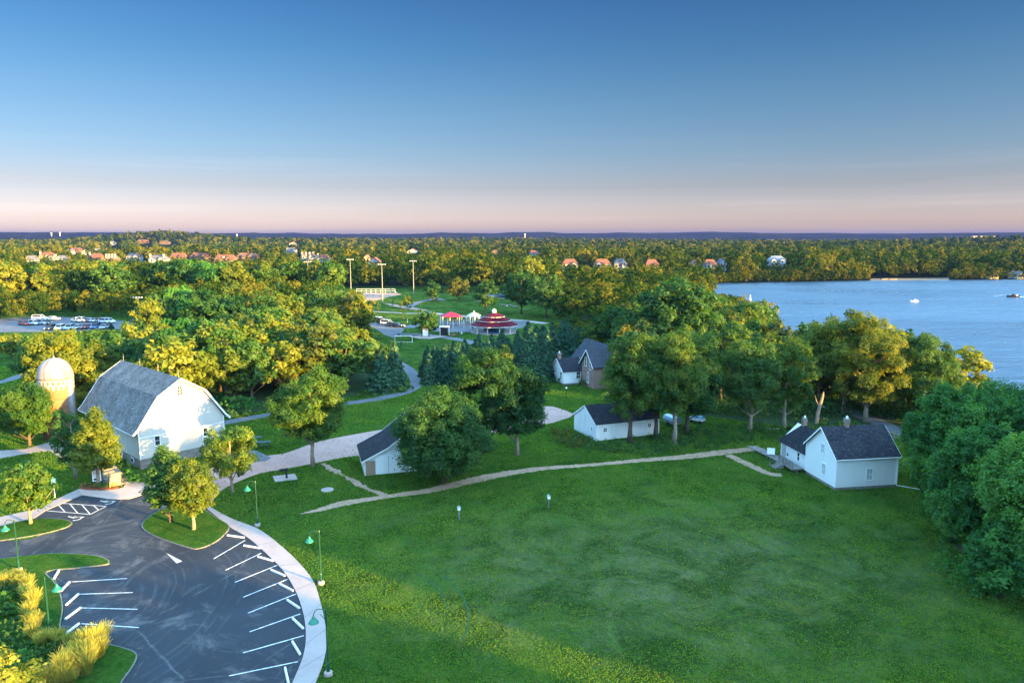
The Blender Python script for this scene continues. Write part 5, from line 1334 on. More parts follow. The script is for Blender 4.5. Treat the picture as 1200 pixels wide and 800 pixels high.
# ------------------------------------------------------------------ far houses
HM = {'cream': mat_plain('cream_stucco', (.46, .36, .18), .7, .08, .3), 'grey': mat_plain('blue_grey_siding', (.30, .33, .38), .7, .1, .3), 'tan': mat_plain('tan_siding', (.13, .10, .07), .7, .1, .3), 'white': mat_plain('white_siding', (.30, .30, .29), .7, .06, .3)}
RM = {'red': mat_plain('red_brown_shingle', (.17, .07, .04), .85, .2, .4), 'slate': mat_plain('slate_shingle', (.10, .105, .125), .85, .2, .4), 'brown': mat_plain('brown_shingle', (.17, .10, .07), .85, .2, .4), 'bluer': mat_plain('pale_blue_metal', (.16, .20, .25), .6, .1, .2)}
RM['slatered'] = RM['slate']; RM['redslate'] = RM['red']
for k, ((hx, hy, hw, cw_, rc, lab), (wx, wy, wz, ww)) in enumerate(zip(HOUSES, HP)):
    e = empty('house', (wx, wy, wz), 0, lab, 'house', 'houses in the far wood'); r_ = random.Random(k)
    top = 10.0 if hy <= 310 else 5.0; W = max(ww, 6.0); Dp = r_.uniform(8, 11); ze = top * .58 if top > 6 else 2.8
    along = hw > 12 or rc == 'bluer'
    if along:   # ridge left-right
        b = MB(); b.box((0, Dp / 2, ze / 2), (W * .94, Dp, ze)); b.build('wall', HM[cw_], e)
        rb = MB(); hip = min(W * .22, 3.5)
        v = [(-W / 2, -.5, ze), (W / 2, -.5, ze), (W / 2, Dp + .5, ze), (-W / 2, Dp + .5, ze), (-W / 2 + hip, Dp / 2, top), (W / 2 - hip, Dp / 2, top)]
        rb.v = v; rb.f = [(0, 1, 5, 4), (1, 2, 5), (2, 3, 4, 5), (3, 0, 4), (3, 2, 1, 0)]; rb.build('roof', RM[rc], e)
        for s in ((-1, 1) if W > 16 else (r_.choice([-1, 1]),)):   # cross gables
            g = MB(); gx = s * W * .24; gw = W * .15
            g.prism([(gx - gw, ze * .4), (gx + gw, ze * .4), (gx + gw, ze + .1), (gx, ze + gw * .9), (gx - gw, ze + .1)], -1.4, 1.0); g.build('gable', HM[cw_], e)
            g2 = MB()
            for q in (-1, 1): g2.slab((gx + q * (gw + .4), -1.8, ze - .25), (gx + q * (gw + .4), Dp * .45, ze - .25), (gx, Dp * .45, ze + gw * .9 + .15), (gx, -1.8, ze + gw * .9 + .15), .15)
            g2.build('gable_roof', RM['slate' if rc == 'redslate' else rc], e)
            MB().box((gx, -1.42, ze - 1.0), (gw * .7, .08, 1.4)).build('window', M['glass'], e)
        for wxk in np.linspace(-W * .36, W * .36, 4): MB().box((wxk, -.03, ze - 1.3), (1.2, .08, 1.4)).build('window', M['glass'], e)
    else:       # gable to the front
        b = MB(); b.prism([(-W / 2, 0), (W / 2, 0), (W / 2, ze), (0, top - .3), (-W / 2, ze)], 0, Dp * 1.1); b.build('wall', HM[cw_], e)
        g2 = MB()
        for q in (-1, 1): g2.slab((q * (W / 2 + .5), -.5, ze - .3), (q * (W / 2 + .5), Dp * 1.1 + .5, ze - .3), (0, Dp * 1.1 + .5, top), (0, -.5, top), .2)
        g2.build('roof', RM[rc], e)
        for q in (-1, 1): MB().box((q * W * .22, -.03, ze - .9), (1.1, .08, 1.4)).build('window', M['glass'], e)
    nch = 0
    if 'chimney' in lab or 'chimneys' in lab: nch = 4 if 'row' in lab else (2 if 'two' in lab else 1)
    for q in range(nch):
        cx_ = (-W * .38 if nch == 1 else -W * .36 + q * W * .72 / max(1, nch - 1))
        MB().box((cx_, 1.2, top * .62), (1.5, 1.3, top * 1.0)).build('chimney', HM['white'], e)
    if 'dormer' in lab: MB().box((0, .6, ze + 1.4), (1.8, 2, 1.8)).build('dormer', HM['white'], e)
    if rc == 'slatered': MB().slab((W * .12, -.7, ze + .1), (W / 2 + .3, -.7, ze + .1), (W / 2 - 2, Dp / 2, top + .1), (W * .28, Dp / 2, top + .1), .1).build('side_roof', RM['red'], e)
# far pale sheds and water towers near the horizon
FARB = [(905, 281.0, 16, 'long pale roof on the horizon left of the white tank', 'warehouse'), (997, 285.3, 22, 'long white shed beyond the far shore trees', 'warehouse'), (960, 281.5, 20, 'faint low warehouse on the horizon over the lake', 'warehouse'), (1148, 276.6, 30, 'long pale building on the right horizon', 'warehouse')]
for hx, hy, hw, lab, cat in FARB:
    D = 2600.0 if hy > 280 else 4300.; x = (hx - 600) / F_PX * D; gz = float(terrain(x, D)); zt = CAM_H - (hy - 275) * D / F_PX
    e = empty('warehouse', (x, D, gz), 0, lab, 'warehouse', 'pale sheds near the horizon'); W = hw / F_PX * D
    MB().box((0, 0, (zt - gz) / 2), (W, 20, max(2, zt - gz))).build('wall', HM['white'], e)
    MB().box((0, 0, zt - gz + .4), (W * 1.01, 21, .8)).build('roof', RM['bluer'], e)
for hx, hy, lab in [(76, 272.3, 'white water tower on the far left horizon'), (66, 272.8, 'smaller white tank left of the water tower on the horizon'), (281, 274.5, 'thin white tower on the horizon above the terrace roofs'), (615, 273.8, 'white water tower on the horizon near the picture centre'), (940, 279.0, 'white tank tower over the far shore')]:
    D = 4700.; x = (hx - 600) / F_PX * D; gz = float(terrain(x, D)); zt = CAM_H - (hy - 275) * D / F_PX
    e = empty('water_tower', (x, D, gz), 0, lab, 'water tower', 'water towers on the horizon'); h = zt - gz
    MB().tube([(0, 0, 0), (0, 0, h - 4)], [2.2, 1.6], 8).build('column', M['white'], e)
    MB().lathe([(.5, h - 8), (5.5, h - 4), (5.5, h - 1), (.5, h)], n=12).build('tank', M['white'], e)

# ------------------------------------------------------------------ cars
CARM = {}
for nm, c in dict(white=(.78, .79, .8), silver=(.42, .45, .48), dark=(.02, .022, .026), blue=(.02, .07, .25), red=(.22, .015, .015), lightblue=(.16, .32, .45), grey=(.12, .13, .14)).items():
    m, t = new_mat('car_' + nm); n = N(t)
    cc = n.mix(n.ramp(n.noise(1.5, 3, .6, n.add('ShaderNodeTexCoord').outputs['Object']), [(.3, 0.), (.7, 1.)]), tuple(v * .9 for v in c), c)
    b_ = n.out(cc, .3, None, .5); b_.inputs['Coat Weight'].default_value = .6; CARM[nm] = m
CARP = {}
def car_proto(kind, col):
    """length along y (front = -y)"""
    if kind == 'suv': Lc, Wc, H1, H2, roof0, roof1, b0, b1 = 4.7, 1.9, 1.02, 1.75, -.75, 2.05, -1.35, 2.3
    elif kind == 'truck': Lc, Wc, H1, H2, roof0, roof1, b0, b1 = 5.6, 1.95, 1.1, 1.85, -.75, .65, -1.4, .95
    else: Lc, Wc, H1, H2, roof0, roof1, b0, b1 = 4.6, 1.82, .88, 1.42, -.45, 1.05, -1.15, 1.75
    e = empty('parked_car', (0, 0, 0), 0)
    prof = [(-Lc / 2, .35), (-Lc / 2, .72), (-Lc / 2 + .25, .84), (b0, H1), (b1, H1), (Lc / 2 - .12, H1 - .05), (Lc / 2, .75), (Lc / 2, .35)]
    bm_ = MB(); n = len(prof)
    for s, ww in ((-1, 1), (-1, .86)): pass
    def ring(x, k): return [(x, y * (1 if abs(k) < 1 else .985), z if abs(k) < 1 else .35 + (z - .35) * .94) for y, z in prof]
    xs = [(-Wc / 2, -1), (-Wc / 2 + .14, -.5), (Wc / 2 - .14, .5), (Wc / 2, 1)]
    for x, k in xs: bm_.v += ring(x, k)
    for q in range(3):
        for j in range(n): bm_.f.append((q * n + j, q * n + (j + 1) % n, (q + 1) * n + (j + 1) % n, (q + 1) * n + j))
    bm_.f.append(tuple(range(n))); bm_.f.append(tuple(3 * n + j for j in reversed(range(n))))
    body = bm_.build('body', CARM[col], e, bevel=.05)
    g = MB(); z0, z1 = H1 - .04, H2 - .05; wi, wt = Wc / 2 - .12, Wc / 2 - .30
    g.v = [(-wi, b0, z0), (wi, b0, z0), (wi, b1, z0), (-wi, b1, z0), (-wt, roof0, z1), (wt, roof0, z1), (wt, roof1, z1), (-wt, roof1, z1)]
    g.f = [(0, 1, 5, 4), (1, 2, 6, 5), (2, 3, 7, 6), (3, 0, 4, 7), (4, 5, 6, 7), (3, 2, 1, 0)]; g.build('window', M['glass'], e)
    r = MB().box((0, (roof0 + roof1) / 2, H2 - .04), (wt * 2 + .06, roof1 - roof0 + .1, .07))
    for s in (-1, 1):
        for a, b2 in ((b0, roof0), (b1, roof1)): r.bar((s * wi, a, z0), (s * wt, b2, z1), .07)
    r.build('roof', CARM[col], e)
    for s in (-1, 1):
        for yy in (-Lc / 2 + .85, Lc / 2 - .85):
            w = MB(); w.tube([(s * (Wc / 2 - .22), yy, .34), (s * (Wc / 2 + .005), yy, .34)], .34, 12); wo = w.build('wheel', M['dark'], e)
            MB().tube([(s * (Wc / 2), yy, .34), (s * (Wc / 2 + .02), yy, .34)], .19, 10).build('rim', M['steel'], wo)
        MB().box((s * (Wc / 2 - .32), -Lc / 2 - .005, .68), (.36, .06, .16)).build('headlight', M['white'], e)
        MB().box((s * (Wc / 2 - .28), Lc / 2 + .005, .74), (.28, .05, .18)).build('taillight', CARM['red'], e)
    if kind == 'truck': MB().box((0, 1.9, H1 - .02), (Wc - .3, 1.6, .1)).build('bed', M['dark'], e)
    return e
def car(bx_, by_, kind, col, rz, lab, grp):
    x, y, _ = G(bx_, by_)
    if (kind, col) not in CARP:
        e = car_proto(kind, col); e.location = (x, y, .03); e.rotation_euler = (0, 0, rz); CARP[(kind, col)] = e; e['category'] = 'car'
    else: e = copy_thing(CARP[(kind, col)], (x, y, .03), rz)
    e['label'] = lab; e['group'] = grp; e['category'] = 'truck' if kind == 'truck' else 'car'
R0 = rad(8)
row1 = [(59, 386.5, 'suv', 'dark'), (70.4, 386.3, 'suv', 'white'), (82, 386, 'suv', 'silver'), (91, 385.4, 'car', 'silver'), (101, 385, 'car', 'red'), (112.4, 385, 'suv', 'blue'), (122.7, 385, 'car', 'silver')]
cn_ = {'dark': 'black', 'white': 'white', 'silver': 'silver', 'red': 'dark red', 'blue': 'blue', 'lightblue': 'light blue', 'grey': 'grey'}
for k, (a, b, kd, c) in enumerate(row1): car(a, b, kd, c, R0, f'{cn_[c]} car, {ordn[k]} from left in the near row, left car park', 'near row of cars in the left car park')
row2 = [(28, 381, 'car', 'red'), (35.5, 380.5, 'car', 'lightblue'), (40, 380.5, 'suv', 'white'), (45, 380.3, 'car', 'blue'), (50, 380.2, 'suv', 'silver'), (55, 380, 'car', 'dark')]
for k, (a, b, kd, c) in enumerate(row2): car(a, b, kd, c, rad(60), f'{cn_[c]} car, {ordn[k]} from left in the slanted middle row, left car park', 'middle row of cars in the left car park')
for k, (a, b, kd, c, rz) in enumerate([(46.5, 374.3, 'suv', 'white', 90), (62, 375.2, 'car', 'white', 95)]): car(a, b, kd, c, rad(rz), ['white minivan standing sideways at the far edge of the left car park', 'white low car right of the sideways minivan in the left car park'][k], 'far edge of the left car park')
row3 = [(90, 377, 'car', 'white'), (96, 377, 'suv', 'white'), (99.5, 377, 'car', 'red'), (103, 377, 'car', 'lightblue'), (107, 377.3, 'car', 'white'), (111.5, 377.3, 'car', 'silver'), (115.5, 377.5, 'car', 'red'), (123, 378.3, 'suv', 'white'), (127.5, 378.3, 'suv', 'white')]
for k, (a, b, kd, c) in enumerate(row3): car(a, b, kd, c, rad(60 + 4 * (k % 3)), f'{cn_[c]} car, {ordn[k]} from left in the far right row, left car park', 'far row of cars in the left car park')
for a, b, kd, c, rz, lab in [(160, 378.5, 'car', 'dark', 80, 'black car right beside the bare wooden pole'), (170, 378.5, 'car', 'dark', 85, 'second black car right of the bare wooden pole'), (181, 378, 'suv', 'grey', 88, 'grey sport utility with sunlit flank at the right end of the left car park'), (167, 384, 'suv', 'white', 10, 'white car facing the lawn below the two black cars'), (185.5, 380.5, 'car', 'white', 30, 'white car behind the dark green tree tops at the car park end')]:
    car(a, b, kd, c, rad(rz), lab, 'cars at the right end of the left car park')
for k, (a, b, kd, c, rz) in enumerate([(401.5, 360, 'car', 'white', 80), (421, 369.6, 'suv', 'white', 70), (429, 371.8, 'car', 'silver', 60), (444, 377, 'suv', 'white', 65), (449, 379, 'suv', 'dark', 65), (454, 380.5, 'suv', 'white', 65), (459, 382.2, 'car', 'grey', 65), (465, 383, 'car', 'dark', 65)]):
    car(a, b, kd, c, rad(rz), f'{cn_[c]} car, {ordn[k]} from left in the lot beside the golden wood', 'cars in the lot behind the golden trees')
for k, (a, c) in enumerate([(574, 'white'), (580, 'blue'), (585, 'dark'), (590, 'blue'), (594.5, 'white')]): car(a, 348.5, 'suv' if k % 2 else 'car', c, rad(80), f'{cn_[c]} car, {ordn[k]} from the left in the little far lot behind the lawn', 'cars in the little far lot')
x, y, _ = G(817, 495)
uc = empty('utility_cart', (x, y, 0), rad(50), 'small white cart with pale blue cover under the trees right of the long outbuilding', 'cart')
MB().box((0, 0, .62), (1.2, 2.3, .45)).build('body', CARM['white'], uc, bevel=.06)
MB().prism([(-.62, .85), (.62, .85), (.5, 1.15), (0, 1.25), (-.5, 1.15)], -1.0, .5).build('cover', CARM['lightblue'], uc)
for s in (-1, 1):
    for q in (-.75, .75): MB().tube([(s * .5, q, .27), (s * .64, q, .27)], .27, 10).build('wheel', M['dark'], uc)
x, y, _ = G(788, 498)
tp = empty('covered_trailer', (x, y, 0), rad(20), 'small trailer under a pale blue tarp beside the long outbuilding', 'trailer')
MB().box((0, 0, .75), (1.7, 2.8, .6)).build('body', M['steel'], tp, bevel=.05); MB().prism([(-.9, 1.0), (.9, 1.0), (.7, 1.45), (0, 1.6), (-.7, 1.45)], -1.45, 1.45).build('tarp', CARM['lightblue'], tp)
for s in (-1, 1): MB().tube([(s * .8, 0, .33), (s * 1.0, 0, .33)], .33, 10).build('wheel', M['dark'], tp)

# ------------------------------------------------------------------ boats
def boat(bx_, by_, rz, lab, dark=False, s=1.0):
    x, y, _ = G(bx_, by_); e = empty('motorboat', (x, y, .05), rz, lab, 'boat', 'boats on the lake'); e.scale = (s, s, s)
    h = MB(); st = [(-2.9, .95, .9), (-1, 1.1, .9), (1, 1.05, 1.0), (2.4, .6, 1.15), (3.2, .04, 1.3)]
    for xx, w, z in st: h.v += [(xx, -w, z), (xx, -w * .55, 0), (xx, w * .55, 0), (xx, w, z)]
    for q in range(4):
        for j in range(3): h.f.append((q * 4 + j, q * 4 + j + 1, (q + 1) * 4 + j + 1, (q + 1) * 4 + j))
        h.f.append((q * 4 + 3, q * 4, (q + 1) * 4, (q + 1) * 4 + 3))
    h.f.append((3, 2, 1, 0)); h.f.append((16, 17, 18, 19)); h.build('hull', CARM['dark' if dark else 'white'], e)
    MB().box((-.2, 0, 1.35), (.9, 1.5, .7), taper=.8).build('windshield', M['glass'] if dark else M['white'], e); MB().box((-1.6, 0, 1.15), (.7, 1.5, .5)).build('seat', M['white'], e); MB().box((-3.05, 0, .9), (.35, .4, .9)).build('engine', M['dark'], e)
boat(1071.5, 353.5, rad(175), 'small white boat alone in the middle of the lake', s=.6); boat(1187, 348.5, rad(178), 'dark speedboat with trailing wake near the right edge of the lake', True, .95)
foam = mat_plain('wake_foam', (.45, .55, .65), .6, .3, .4)
for k, pts in enumerate(([(1190, 348.6), (1205, 347.5), (1240, 347), (1300, 346)], [(1165, 347.2), (1175, 345.8), (1190, 345.2), (1220, 344.6)], [(1050, 352.6), (1062, 353.2), (1069, 353.6)])):
    o = ribbon('boat_wake', [G(*p)[:2] for p in pts], [1.8, .5, .3][k], .075 + .003 * k, foam, .25, 14, 'structure')
x, y, _ = G(879, 351.5); e = empty('buoy', (x, y, 0), 0, 'small white buoy near the left bay of the lake', 'buoy'); MB().lathe([(.5, 0), (.6, .5), (.25, .8), (.22, 2.2), (.05, 2.5)], n=10).build('float', M['white'], e)
for k, (bx_, lab) in enumerate([(1037, 'pale overturned boat left on the sand of the far beach'), (1046, 'pale boat pulled up right of the overturned one on the far beach')]):
    x, y, _ = G(bx_, 327.8); e = empty('beached_boat', (x, y, .1), .1, lab, 'boat', 'boats on the far beach'); h = MB(); h.prism([(-3.2, .0), (3.2, 0), (2.2, .9), (-2.4, .8)], -.9, .9); h.build('hull', M['stone'], e); MB().prism([(-3.3, -.02), (3.3, -.02), (3.25, .12), (-3.25, .12)], -.95, .95).build('gunwale', M['wood'], e)

# ------------------------------------------------------------------ lamps, signs and small things
def lamp(bx_, by_, lab, side=-1, rz=0.0, colm='lamp_green'):
    x, y, _ = G(bx_, by_); e = empty('street_lamp', (x, y, .0), rz, lab, 'street lamp', 'green gooseneck lamps')
    MB().lathe([(.30, 0), (.30, .22), (.22, .3)], n=12).build('footing', M['concrete'], e)
    MB().lathe([(.12, .28), (.12, .9), (.07, 1.0), (.055, 4.75), (.02, 4.9)], n=10).build('pole', M[colm], e)
    pts = [(0, 0, 4.2)] + [(side * (.42 - .42 * math.cos(a)), 0, 4.45 + .42 * math.sin(a)) for a in np.linspace(.2, math.pi - .15, 7)] + [(side * .86, 0, 4.3)]
    MB().tube(pts, .03, 6).bar((0, 0, 4.05), (side * .4, 0, 4.5), .03).build('arm', M[colm], e)
    MB().lathe([(.05, .32), (.10, .22), (.15, .1), (.34, -.12), (.36, -.18), (.30, -.16), (.08, .05)], (side * .86, 0, 4.05), 14).build('lamp_shade', M['lamp_teal'], e)
for a in [(22.5, 669, 'green lamp post by the left entrance road at the tip of the grass bed', -1), (59, 748, 'green lamp post rising from the tall grass bed by the stalls', 1), (301.8, 616, 'green lamp post on the lawn nearest to the barn side tree', -1),
          (376.3, 684, 'green lamp post beside the curved walk at the lit grass', -1), (384.8, 790.5, 'dark green lamp post nearest to the bottom edge beside the walk', -1), (38.5, 588, 'green lamp post hidden behind the small round tree', -1), (283.5, 538, 'green lamp post behind the front right corner of the barn', -1)]: lamp(*a)
def post_box(bx_, by_, h, lab):
    x, y, _ = G(bx_, by_); e = empty('nest_box', (x, y, 0), .2, lab, 'nest box', 'nest boxes on posts in the field')
    MB().tube([(0, 0, 0), (0, 0, h)], .06, 6).build('post', M['steel'], e); MB().prism([(-.15, h), (.15, h), (.15, h + .3), (0, h + .42), (-.15, h + .3)], -.14, .14).build('box', M['white'], e)
    MB().slab((-.2, -.2, h + .3), (-.2, .2, h + .3), (0, .2, h + .47), (0, -.2, h + .47), .02).slab((.2, -.2, h + .3), (.2, .2, h + .3), (0, .2, h + .47), (0, -.2, h + .47), .02).build('roof', M['lightroof'] if 'lightroof' in M else M['metal_roof'], e)
post_box(538, 609, 1.1, 'white nest box on a post, left one of the two in the field'); post_box(643, 594, 1.0, 'white nest box on a post, right one of the two in the field')
x, y, _ = G(663.5, 468); e = empty('yard_lamp', (x, y, 0), 0, 'small white-topped post on the lawn before the farmhouse', 'post'); MB().tube([(0, 0, 0), (0, 0, 2.0)], .05, 6).build('post', M['dark'], e); MB().lathe([(.12, 0), (.2, .2), (.05, .4)], (0, 0, 2.0), 8).build('globe', M['white'], e)
# notice boards
p = G(114.5, 571); e = empty('notice_board', (p[0], p[1], 0), rad(18), 'framed green notice board with white sheet behind the flower bed', 'sign')
MB().box((0, 0, 1.5), (1.25, .08, 1.7)).build('frame', M['lamp_green'], e); MB().box((0, -.05, 1.5), (.95, .03, 1.35)).build('sheet', M['white'], e)
tx = MB()
for k in range(7): tx.box((random.uniform(-.05, .05), -.069, 2.0 - k * .15), (random.uniform(.4, .75), .008, .035))
tx.box((-.2, -.069, 1.05), (.3, .008, .22)); tx.build('print', M['grey'] if 'grey' in M else M['dark'], e)
for s in (-1, 1): MB().box((s * .55, .02, .35), (.08, .08, .7)).build('post', M['lamp_green'], e)
p = G(135.5, 570.5); e = empty('site_sign', (p[0], p[1], 0), rad(42), 'blank yellow-lit sign board at the foot of the stone steps', 'sign')
MB().box((0, 0, .95), (1.15, .14, 1.5)).build('panel', HM['cream'], e)
for s in (-1, 1): MB().box((s * .62, 0, .9), (.1, .2, 1.8)).build('post', M['pine'], e)
for q, (bx_, by_) in enumerate(((64.5, 583), )):
    p = G(bx_, by_); e = empty('parking_sign', (p[0], p[1], 0), rad(35), 'small blue accessible-parking sign on a thin pole', 'sign')
    MB().tube([(0, 0, 0), (0, 0, 2.3)], .04, 6).build('post', M['white'], e); pn = MB().box((0, -.05, 2.0), (.45, .03, .62)).build('panel', M['blue'], e)
    MB().lathe([(0, 0), (.06, 0)], (0, -.07, 2.2), 8, cap=False).box((0, -.07, 2.0), (.05, .01, .22)).box((.06, -.07, 1.9), (.18, .01, .04)).build('symbol', M['white'], pn)
# stone steps and planting bed
e = empty('stone_steps', (*G(151, 566)[:2], 0), rad(47.6 + 90), 'broad stone steps climbing beside the barn foundation', 'steps')
for k in range(6): MB().box((.55 + k * .85, .9, .09 + k * .09), (.9, 2.3, .18 + k * .18)).build('step', M['stone'], e, uv=True)
sheet('mulch_bed', spline(px([(93, 572), (97, 565.5), (108, 566), (122, 567.5), (134, 568.5), (139, 570), (133, 573), (118, 574.6), (104, 574.4)]), 4, True), .07, M['mulch'], .07)
e = empty('bench', (*G(20, 509)[:2], 0), .1, 'dark bench with pale slats on the lawn left of the silo', 'bench')
MB().box((0, 0, .45), (1.7, .5, .07)).build('seat', M['steel'], e); MB().box((0, .27, .8), (1.7, .06, .45)).build('backrest', M['steel'], e)
for s in (-1, 1): MB().box((s * .7, 0, .22), (.08, .45, .42)).build('leg', M['dark'], e)
def picnic(bx_, by_, rz, lab):
    x, y, _ = G(bx_, by_); e = empty('picnic_table', (x, y, 0), rz, lab, 'picnic table', 'picnic tables behind the lone tree')
    MB().box((0, 0, .75), (2.0, .8, .06)).build('table_top', M['picnic'], e)
    for s in (-1, 1):
        MB().box((0, s * .75, .45), (2.0, .28, .05)).build('seat', M['picnic'], e)
        MB().bar((s * .7, -.7, 0), (s * .7, .25, .74), .08).bar((s * .7, .7, 0), (s * .7, -.25, .74), .08).bar((s * .7, -.8, .41), (s * .7, .8, .41), .06).build('leg', M['picnic'], e)
picnic(298.5, 518, rad(15), 'dark green picnic table, left one of the pair beside the drive'); picnic(308.5, 523.5, rad(12), 'dark green picnic table, right and nearer one of the pair beside the drive')
sheet('concrete_pad', px([(319.5, 558), (345.5, 555), (349, 561.5), (322.5, 564.5)]), .05, M['concrete'], .06)
x, y, _ = G(336, 560); e = empty('hand_pump', (x, y, .05), .4, 'black iron grill and pump standing on the square concrete pad', 'pump')
MB().lathe([(.18, 0), (.12, .1), (.09, .9), (.14, .95), (.14, 1.2), (.04, 1.3)], n=10).build('body', M['dark'], e); MB().box((-.45, 0, 1.05), (.75, .45, .28)).build('firebox', M['dark'], e); MB().bar((.1, 0, 1.2), (.3, 0, .5), .05).build('handle', M['dark'], e)
x, y, _ = G(383.7, 574); tag(MB().lathe([(.75, 0), (.75, .09), (.62, .13), (.3, .14)], (0, 0, 0), 18).build('manhole_cover', M['concrete'], None, (x, y, 0)), 'pale round manhole cover in the lawn right of the concrete pad', 'manhole')
# split-rail fence behind the cabin
x0_, y0_, _ = G(1040, 513); x1_, y1_, _ = G(1062, 520)
e = empty('rail_fence', (x0_, y0_, 0), math.atan2(y1_ - y0_, x1_ - x0_), 'old grey wooden rail fence right behind the cabin', 'fence'); Lf = math.hypot(x1_ - x0_, y1_ - y0_)
for k in range(4): MB().box((Lf * k / 3, 0, .6), (.14, .14, 1.2)).build('post', M['wood'], e)
for z in (.5, .95): MB().bar((-.2, 0, z), (Lf + .2, 0, z), .1).build('rail', M['wood'], e)
# broken trunk
x, y, _ = G(957, 496); e = empty('broken_tree', (x, y, 0), 0, 'snapped bare trunk with jagged sunlit top behind the cabin', 'dead tree')
MB().tube([(0, 0, 0), (.1, 0, 1.6), (.45, .1, 3.2), (.75, .1, 4.6), (.85, .1, 5.2)], [.36, .30, .26, .22, .05], 8).build('trunk', M['pale_bark'], e)
MB().tube([(.3, 0, 2.6), (-.3, 0, 3.8), (-.5, .1, 4.6)], [.1, .07, .02], 6).build('branch', M['pale_bark'], e); MB().tube([(.5, 0, 3.0), (1.2, -.2, 2.6)], [.1, .03], 6).build('branch', M['pale_bark'], e)
x, y, _ = G(903, 505); tag(MB().tube([(-1.2, 0, .2), (0, .2, .25), (1.3, .1, .2)], [.2, .22, .15], 8).build('fallen_log', M['pale_bark'], None, (x, y, 0)), 'pale fallen log lying in the brush left of the cabin wing', 'log')

# ------------------------------------------------------------------ shrubs, grasses, undergrowth
def shrub_mesh(seed, w, h, mat, leaf=.10, k=16, dens=.55):
    cl = clumps(seed, w / 2, h / 2, h / 2, k); V, Fq, T = foliage(seed, cl, leaf, dens)
    V[:, 2] = np.maximum(V[:, 2], 0.01); return np_mesh('foliage', V, Fq, M[mat], T)
SHR = {('d', i): shrub_mesh(300 + i, 2, 1.5, 'leaf_dark', .11) for i in range(2)}
SHR.update({('w', i): shrub_mesh(310 + i, 2, 1.5, 'leaf_willow', .11) for i in range(2)})
SHR.update({('y', i): shrub_mesh(320 + i, 2, 1.5, 'leaf_yellow', .11) for i in range(2)})
def shrub(bx_, by_, w, h, kd, lab, grp=None, z=0):
    x, y, _ = G(bx_, by_); o = bpy.data.objects.new('shrub', SHR[(kd, random.randint(0, 1))]); link(o); o.location = (x, y, z); o.scale = (w / 2, w / 2, h / 1.5); o.rotation_euler = (0, 0, random.uniform(0, 6)); tag(o, lab, 'shrub', grp); return o
for k in range(9): shrub(99 + k * 4.4 + random.uniform(-1, 1), 572.6 - abs(k - 4) * .5 + random.uniform(-1.2, 1.0), .9, .7, random.choice('yw'), 'small flowering clump in the red mulch bed', 'clumps in the mulch bed', .06)
for k, (a, b, w, h) in enumerate([(158, 568, 2.0, 1.3), (153, 562, 2.2, 1.4), (147, 555, 2.0, 1.5), (142, 549, 2.0, 1.6), (170, 566, 1.8, 1.0), (163, 563, 1.8, 1.1)]): shrub(a, b, w, h, 'd' if k > 1 else 'w', 'dark shrub against the barn foundation', 'shrubs at the barn foundation')
for k, (a, b) in enumerate([(648, 446), (653, 449.5), (643, 443), (686, 452), (682, 450.5)]): shrub(a, b, 2.0, 1.3, 'd', 'low shrub at the wall of the white farmhouse addition', 'shrubs round the farmhouse')
shrub(926, 541, 1.0, 2.2, 'w', 'tall thin shrub at the cabin wing door')
for k, (a, b, s_) in enumerate([(44, 507, 1.6), (52, 509, 1.8), (59, 510, 1.8), (67, 513, 1.4)]): shrub(a, b, s_, 1.0, 'y', 'sunlit low shrub at the foot of the silo', 'shrubs at the silo foot')
for k, (a, b) in enumerate([(265, 478), (275, 480), (285, 477), (258, 474), (295, 481)]): shrub(a, b + 2, 3.6, 2.6, 'w', 'grey-green bushy shrub behind the barn by the asphalt path', 'shrubs behind the barn')

def undergrowth(name, polys, dens, hmax, mats, leaf, label, seed):
    r = np.random.default_rng(seed); Ps = []; rr = random.Random(seed)
    for pol in polys:
        W_ = px(pol); xs = [p[0] for p in W_]; ys = [p[1] for p in W_]; area = (max(xs) - min(xs)) * (max(ys) - min(ys))
        for _ in range(int(area * dens)):
            x, y = rr.uniform(min(xs), max(xs)), rr.uniform(min(ys), max(ys))
            if in_poly(x, y, W_): Ps.append((x, y, rr.uniform(.35, 1.0) * hmax))
    Ps = np.array(Ps); n = len(Ps); per = 70
    d = unit(r.normal(size=(n, per, 3))); d[..., 2] = np.abs(d[..., 2])
    q = d * (r.uniform(.3, 1, (n, per, 1)) ** .4) * np.stack([Ps[:, 2] * .8, Ps[:, 2] * .8, Ps[:, 2]], -1)[:, None, :]
    q[..., 0] += Ps[:, None, 0]; q[..., 1] += Ps[:, None, 1]; q = q.reshape(-1, 3); q[:, 2] += .03
    V, Fq = cards(q, unit(d.reshape(-1, 3) + .8 * r.normal(size=q.shape)), leaf, r)
    T = np.repeat(r.uniform(0, 1, n), per) * .6 + .4 * r.uniform(0, 1, n * per)
    o = link(bpy.data.objects.new(name, np_mesh(name, V, Fq, M[mats], T))); o['kind'] = 'stuff'; o['label'] = label
undergrowth('undergrowth', [[(646, 518), (652, 505), (668, 503), (690, 516), (705, 520), (770, 514), (800, 505), (840, 500), (890, 500), (935, 503), (960, 503), (962, 494), (930, 488), (1000, 497), (1005, 500), (925, 512), (890, 516), (850, 524), (800, 530), (745, 533), (700, 528), (665, 524)]], .75, 1.2, 'leaf_dark', .11, 'rank green undergrowth below the trees along the trail', 31)
undergrowth('undergrowth', [[(705, 468), (790, 476), (850, 488), (900, 494), (960, 490), (1040, 488), (1090, 500), (1130, 490), (1060, 468), (990, 452), (930, 440), (860, 440), (800, 450), (740, 455)]], .26, 3.6, 'leaf_dark', .2, 'deep shade brush under the trees towards the lake', 36)
